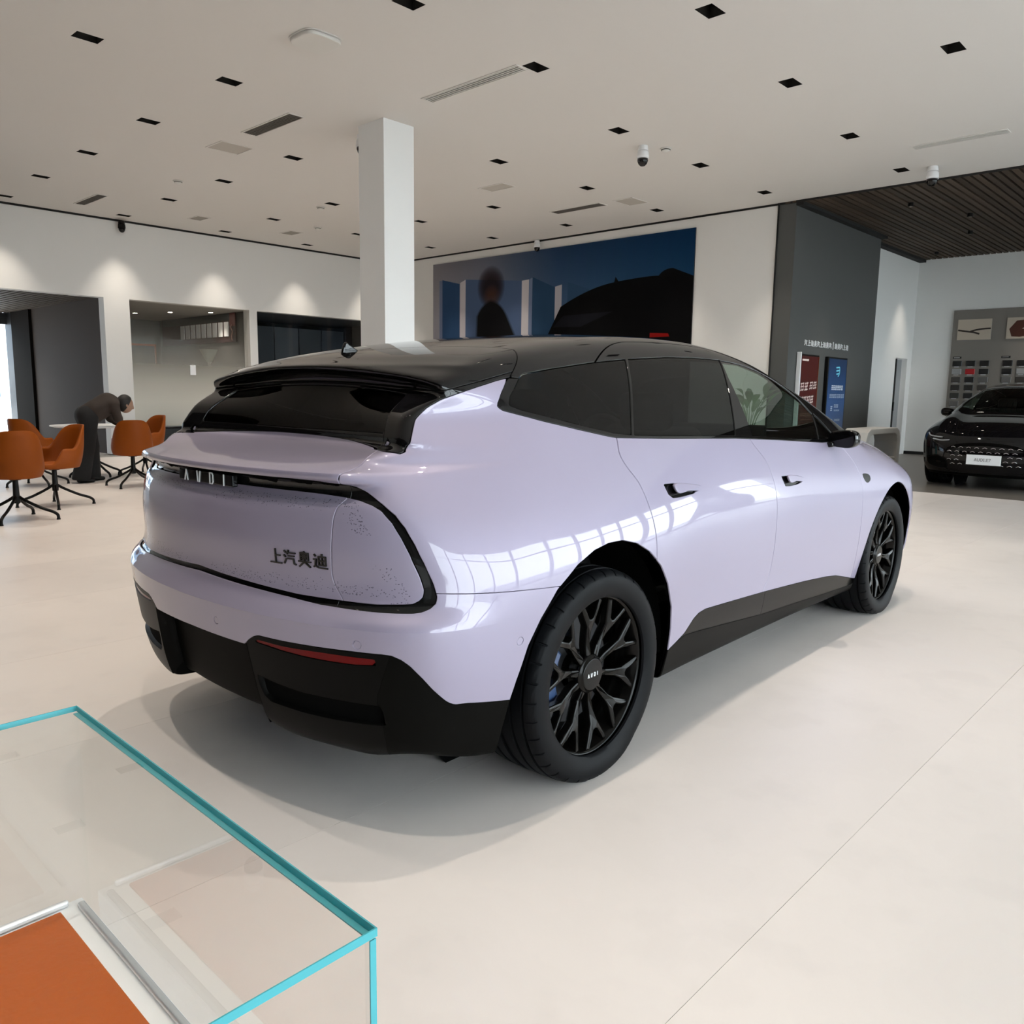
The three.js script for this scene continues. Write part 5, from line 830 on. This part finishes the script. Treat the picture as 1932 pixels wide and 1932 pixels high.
  obj('column', [cyl(0.03, 0.034, 0.5, 20, 0, 0.465, 0), cyl(0.14, 0.1, 0.015, 24, 0, 0.708, 0)], M.metalBlack, table);
  for (let k = 0; k < 4; k++) { const a = k * PI / 2 + 0.2, p = (r, y) => [Math.cos(a) * r, y, Math.sin(a) * r]; obj('leg', tube([p(0.0, 0.26), p(0.06, 0.21), p(0.24, 0.115), p(0.34, 0.072), p(0.372, 0.045), p(0.376, 0.01)], 0.016, 28, 8), M.metalBlack, table); }
  dup(table, [4.45, 0, -12.45], 0.35, 'round white table at which the dark figure bends down');
}
{ // the figure bending over the table
  const skin = std(lin(0.32, 0.19, 0.13), 0.6), coat = std(lin(0.035, 0.024, 0.019), 0.85), cloth = std(lin(0.008, 0.008, 0.009), 0.9), hairM = std(lin(0.012, 0.009, 0.008), 0.6);
  const P = thing('person', 'person in a dark jacket and wide black trousers bending over the round table', 'person', [4.1, 0, -11.82], -0.12);
  // own axes: +x the way the figure leans; hips, chest, head
  const hip = [0.06, 0.9, 0], chest = [0.31, 1.06, 0], neck = [0.42, 1.08, 0], head = [0.53, 1.06, 0];
  const sh = (s) => [0.35, 1.04, 0.17 * s], el = (s) => [0.4, 0.86, 0.2 * s - 0.05], hand = (s) => [0.5, 0.775, 0.1 * s - 0.16];
  const foot = (s) => [s > 0 ? -0.08 : 0.1, 0.03, 0.11 * s], knee = (s) => [s > 0 ? 0.0 : 0.1, 0.48, 0.1 * s];
  const body = [bone(hip, chest, 0.1, 0.11), bone(chest, neck, 0.1, 0.05), bone(neck, head, 0.05, 0.055), (x, y, z) => Math.hypot((x - 0.545) / 0.1, (y - 1.05) / 0.118, z / 0.078) * 0.09 - 0.09, bone([0.63, 1.02, 0], [0.645, 1.0, 0], 0.017, 0.014), bone([0.54, 1.05, 0.078], [0.54, 1.03, 0.08], 0.014, 0.01), bone([0.54, 1.05, -0.078], [0.54, 1.03, -0.08], 0.014, 0.01)];
  for (const s of [-1, 1]) { body.push(bone(sh(s), el(s), 0.045, 0.036), bone(el(s), hand(s), 0.036, 0.026), bone([0.06, 0.9, 0.09 * s], knee(s), 0.085, 0.055), bone(knee(s), foot(s), 0.052, 0.034)); }
  const bodyG = netOf(blob(body, 0.03), [-0.3, 0.0, -0.45], [0.75, 1.25, 0.45], 0.013);
  const hands = []; for (const s of [-1, 1]) { const h = hand(s), f = [bone(h, [h[0] + 0.05, h[1] - 0.008, h[2] - 0.03], 0.026, 0.022)]; for (let k = 0; k < 4; k++) { const o = (k - 1.5) * 0.019, b = [h[0] + 0.06 + o * 0.5, h[1] - 0.01, h[2] - 0.03 + o], m = [b[0] + 0.035, b[1] - 0.004, b[2] - 0.02], L = [0.026, 0.034, 0.031, 0.022][k]; f.push(bone(b, m, 0.0095, 0.0088), bone(m, [m[0] + L, m[1] - 0.012, m[2] - L * 0.5], 0.0088, 0.0075)); } f.push(bone([h[0] + 0.015, h[1], h[2] + 0.02 * s], [h[0] + 0.06, h[1] - 0.012, h[2] + 0.035 * s], 0.012, 0.009)); hands.push(netOf(blob(f, 0.008), [h[0] - 0.06, h[1] - 0.06, h[2] - 0.14], [h[0] + 0.17, h[1] + 0.06, h[2] + 0.1], 0.005)); }
  obj('body', [bodyG, ...hands], skin, P);
  const jk = [bone(hip, chest, 0.15, 0.15), bone([0.16, 0.98, 0.07], [0.34, 1.05, 0.1], 0.11, 0.1), bone([0.16, 0.98, -0.07], [0.34, 1.05, -0.1], 0.11, 0.1), bone(chest, [0.4, 1.08, 0], 0.11, 0.075)]; for (const s of [-1, 1]) jk.push(bone(sh(s), el(s), 0.07, 0.056), bone(el(s), [0.48, 0.79, 0.115 * s - 0.135], 0.056, 0.044));
  obj('jacket', netOf(blob(jk, 0.05), [-0.3, 0.6, -0.5], [0.7, 1.3, 0.5], 0.014), coat, P);
  const tr = [bone([0.04, 0.9, 0.05], [0.04, 0.9, -0.05], 0.135, 0.135)]; for (const s of [-1, 1]) tr.push(bone([0.05, 0.86, 0.085 * s], knee(s), 0.12, 0.1), bone(knee(s), [foot(s)[0] - 0.01, 0.07, foot(s)[2]], 0.1, 0.115));
  obj('trousers', netOf((x, y, z) => Math.max(blob(tr, 0.04)(x, y, z), 0.045 - y), [-0.35, 0.0, -0.4], [0.4, 1.15, 0.4], 0.014), cloth, P);
  for (const s of [-1, 1]) { const f = foot(s); obj('shoe', netOf(blob([bone([f[0] - 0.03, 0.035, f[2]], [f[0] + 0.13, 0.028, f[2]], 0.038, 0.028), bone([f[0] - 0.03, 0.06, f[2]], [f[0] + 0.02, 0.06, f[2]], 0.04, 0.035)], 0.02), [f[0] - 0.12, -0.006, f[2] - 0.08], [f[0] + 0.2, 0.13, f[2] + 0.08], 0.008), M.metalBlack, P); }
  obj('hair', netOf((x, y, z) => Math.max(Math.hypot((x - 0.535) / 0.108, (y - 1.065) / 0.125, z / 0.088) * 0.1 - 0.1, (x - 0.535) * 0.9 - (y - 1.04) * 0.55 - 0.028), [0.4, 0.9, -0.13], [0.7, 1.23, 0.13], 0.009), hairM, P);
}
{ // plant seen through the car's front window
  const t = thing('potted_plant', 'leafy green plant in a tall teal pot beyond the front window of the lavender car', 'plant', [12.32, 0, -6.3]);
  obj('pot', lathe([[0, 0], [0.14, 0], [0.15, 0.02], [0.19, 0.66], [0.19, 0.7], [0.175, 0.7], [0.17, 0.64], [0, 0.64]], 40), std(lin(0.06, 0.3, 0.28), 0.4), t); obj('soil', cyl(0.168, 0.168, 0.02, 32, 0, 0.645, 0), std(lin(0.03, 0.02, 0.015), 0.95), t);
  const greens = [std(lin(0.05, 0.13, 0.035), 0.45), std(lin(0.07, 0.17, 0.05), 0.45), std(lin(0.04, 0.1, 0.03), 0.45)];
  for (let k = 0; k < 20; k++) {
    const a = k * 2.4, tilt = 0.18 + 0.5 * rnd(), H = 0.36 + 0.36 * rnd(), tip = [Math.cos(a) * tilt * H, 0.64 + H, Math.sin(a) * tilt * H];
    const st = obj('stem', tube([[Math.cos(a) * 0.04, 0.64, Math.sin(a) * 0.04], [tip[0] * 0.45, 0.64 + H * 0.6, tip[2] * 0.45], tip], 0.006, 14, 6), greens[0], t);
    const L = 0.26 + 0.14 * rnd(), Wd = 0.045 + 0.025 * rnd(), pos = [], idx = []; for (let i = 0; i <= 12; i++) for (let j = -2; j <= 2; j++) { const u = i / 12, w = Wd * Math.sin(PI * Math.min(1, u * 0.97 + 0.02)) ** 0.8 * j / 2; pos.push(w, 0.5 * L * u - 0.62 * L * u * u + 0.12 * Math.abs(w), L * u); } for (let i = 0; i < 12; i++) for (let j = 0; j < 4; j++) { const q = i * 5 + j; idx.push(q, q + 5, q + 1, q + 1, q + 5, q + 6); }
    const g = new THREE.BufferGeometry(); g.setAttribute('position', new THREE.Float32BufferAttribute(pos, 3)); g.setIndex(idx); g.computeVertexNormals(); g.rotateX(-0.3 - 0.5 * rnd()).rotateY(PI / 2 - a).translate(...tip); obj('leaf', g, greens[k % 3], t);
  }
}
// ---------- glass display case in the foreground ----------
{
  const X0 = -0.95, X1 = 0.3255, Z0 = -1.017, Z1 = -0.431, T = 0.92, B = 0.66, th = 0.0065;
  const c = thing('display_case', 'white plinth with a glass case, its cut edges turquoise, in the near left corner', 'display case', [0, 0, 0]);
  obj('plinth', span(X0 + 0.012, X1 - 0.012, 0.0, B, Z0 + 0.012, Z1 - 0.012, 0.004), M.white, c);
  obj('base_plate', span(X0 + 0.012, X1 - 0.012, B, 0.682, Z0 + 0.012, Z1 - 0.012, 0.002), M.white, c);
  const ch = obj('edge_channel', [span(X1 - 0.024, X1 - 0.0155, 0.682, 0.689, Z0 + 0.03, Z1 - 0.03, 0.003)], M.channel, c);
  obj('edge_channel', [span(X0 + 0.03, X1 - 0.03, 0.682, 0.69, Z0 + 0.0155, Z0 + 0.023, 0.003)], M.channel, c);
  const m = th / 2;
  obj('glass_lid', new THREE.PlaneGeometry(X1 - X0, Z1 - Z0).rotateX(-PI / 2).translate((X0 + X1) / 2, T - m, (Z0 + Z1) / 2), M.clear, c);
  const side = new THREE.PlaneGeometry(Z1 - Z0, T - th - B).rotateY(PI / 2);
  obj('glass_pane', side.clone().translate(X1 - m, (T - th + B) / 2, (Z0 + Z1) / 2), M.clear, c); obj('glass_pane', side.clone().translate(X0 + m, (T - th + B) / 2, (Z0 + Z1) / 2), M.clear, c);
  const fr = new THREE.PlaneGeometry(X1 - X0, T - th - B); obj('glass_pane', fr.clone().translate((X0 + X1) / 2, (T - th + B) / 2, Z0 + m), M.clear, c); obj('glass_pane', fr.clone().translate((X0 + X1) / 2, (T - th + B) / 2, Z1 - m), M.clear, c);
  const e = 0.0012;
  // ground edges of the lid and of the panes at the corners
  obj('glass_edge', [span(X1 - e, X1, T - th, T, Z0, Z1)], M.edge, c); obj('glass_edge', [span(X0, X1 - e, T - th, T, Z1 - e, Z1)], M.edge, c); obj('glass_edge', [span(X0, X1 - e, T - th, T, Z0, Z0 + e)], M.edge, c);
  obj('glass_edge', [span(X1 - th, X1 - e, T - th - e, T - th, Z0 + th, Z1 - th)], M.edge, c);
  obj('glass_edge', [span(X1 - th, X1 - e, B, T - th - e, Z1 - e, Z1)], M.edge, c);
  const k = thing('leather_card', 'flat orange leather sample lying on the white base inside the glass case', 'leather sample', [0, 0.682, 0]);
  const lt = noiseMap(256, 32, 3, 9); const bm = dataTexture(256, (i) => { const v = 255 * lt[i]; return [v, v, v]; }, false); bm.repeat.set(6, 6);
  obj('leather', worldUV(span(-0.7, 0.283, 0.0, 0.005, -0.985, -0.5, 0.0018)), phys(lin(0.46, 0.095, 0.005), 0.5, { specularIntensity: 0.5, bumpMap: bm, bumpScale: 0.0006 }), k); obj('backing', span(-0.698, 0.2815, -0.0005, 0.0012, -0.9835, -0.5015), M.white, k); k.children[1].position.y = 0.0004;
}
// ---------- the cars ----------
const lav = makeCar('car', 'lavender hatchback with black roof and black wheels, seen from its right rear corner', M.lavender, [2.11264, 0, -2.52861], 0.0288, false);
{
  const c = makeCar('car', 'glossy black car facing the viewer under the wooden slat ceiling at the right edge', M.blackPaint, [16.85, 0, -3.02], PI, true);
  const on = (y, z, d = 0) => nose(y, z) + d, seg = (pts, r, m, name) => obj(name, tube(pts.map(([y, z, d]) => [on(y, z, d ?? 0.0), y, z]), r, 24, 6), m, c);
  const plate = thing('number_plate', 'white number plate on the nose of the black car', 'number plate', [16.85 - on(0.44, 0) - 0.03, 0.44, -3.02], -PI / 2);
  obj('plate', box(0.44, 0.14, 0.008, 0, 0, 0, 0.003), M.white, plate);
  const font = await new FontLoader().loadAsync('fonts/droid/droid_sans_regular.typeface.json');
  obj('lettering', new TextGeometry('AUDI.E7', { font, size: 0.042, depth: 0.002, curveSegments: 4 }).translate(-0.12, -0.02, 0.0045), std(lin(0.12, 0.12, 0.13), 0.5), plate);
  obj('plate_frame', [box(0.46, 0.01, 0.012, 0, 0.076, -0.002), box(0.46, 0.01, 0.012, 0, -0.076, -0.002)], M.gloss, plate);
  for (const s of [-1, 1]) {
    seg([[0.70, 0.5 * s, -0.02], [0.69, 0.62 * s, -0.015], [0.705, 0.74 * s, 0.0]], 0.012, M.lampLens, 'headlight'); seg([[0.735, 0.6 * s, -0.012], [0.74, 0.7 * s, 0], [0.755, 0.79 * s, 0.02], [0.79, 0.82 * s, 0.015]], 0.011, M.lampLens, 'headlight');
    const air = prism(outline([[0.5, 0.3], [0.78, 0.33], [0.8, 0.42], [0.62, 0.46], [0.52, 0.4]], true).map(([a, b]) => [a, b]), 0.01, 0.003); const p = air.attributes.position; for (let i = 0; i < p.count; i++) { const z = p.getX(i) * s, y = p.getY(i), d = p.getZ(i); p.setXYZ(i, on(y, z, 0.0) + d, y, z); } air.computeVertexNormals(); obj('air_intake', air, M.satin, c);
  }
  for (let r = 0; r < 5; r++) for (let k = -4; k <= 4; k++) { if (r < 3 && Math.abs(k) < 3 && r > 0) continue; const z = k * 0.105 + (r % 2 ? 0.05 : 0), y = 0.36 + r * 0.06; seg([[y, z - 0.03, 0.004], [y + 0.012, z, 0.006], [y, z + 0.03, 0.004]], 0.005, M.chrome, 'grille_accent'); }
  { const t = prism(outline([[-0.55, 0.3], [-0.5, 0.6], [0.5, 0.6], [0.55, 0.3], [0.4, 0.25], [-0.4, 0.25]], true), 0.012, 0.003); const p = t.attributes.position; for (let i = 0; i < p.count; i++) { const z = p.getX(i), y = p.getY(i), d = p.getZ(i); p.setXYZ(i, on(y, z, -0.008) + d, y, z); } t.computeVertexNormals(); obj('grille', t, M.satin, c); }
}
renderer.render(scene, camera);
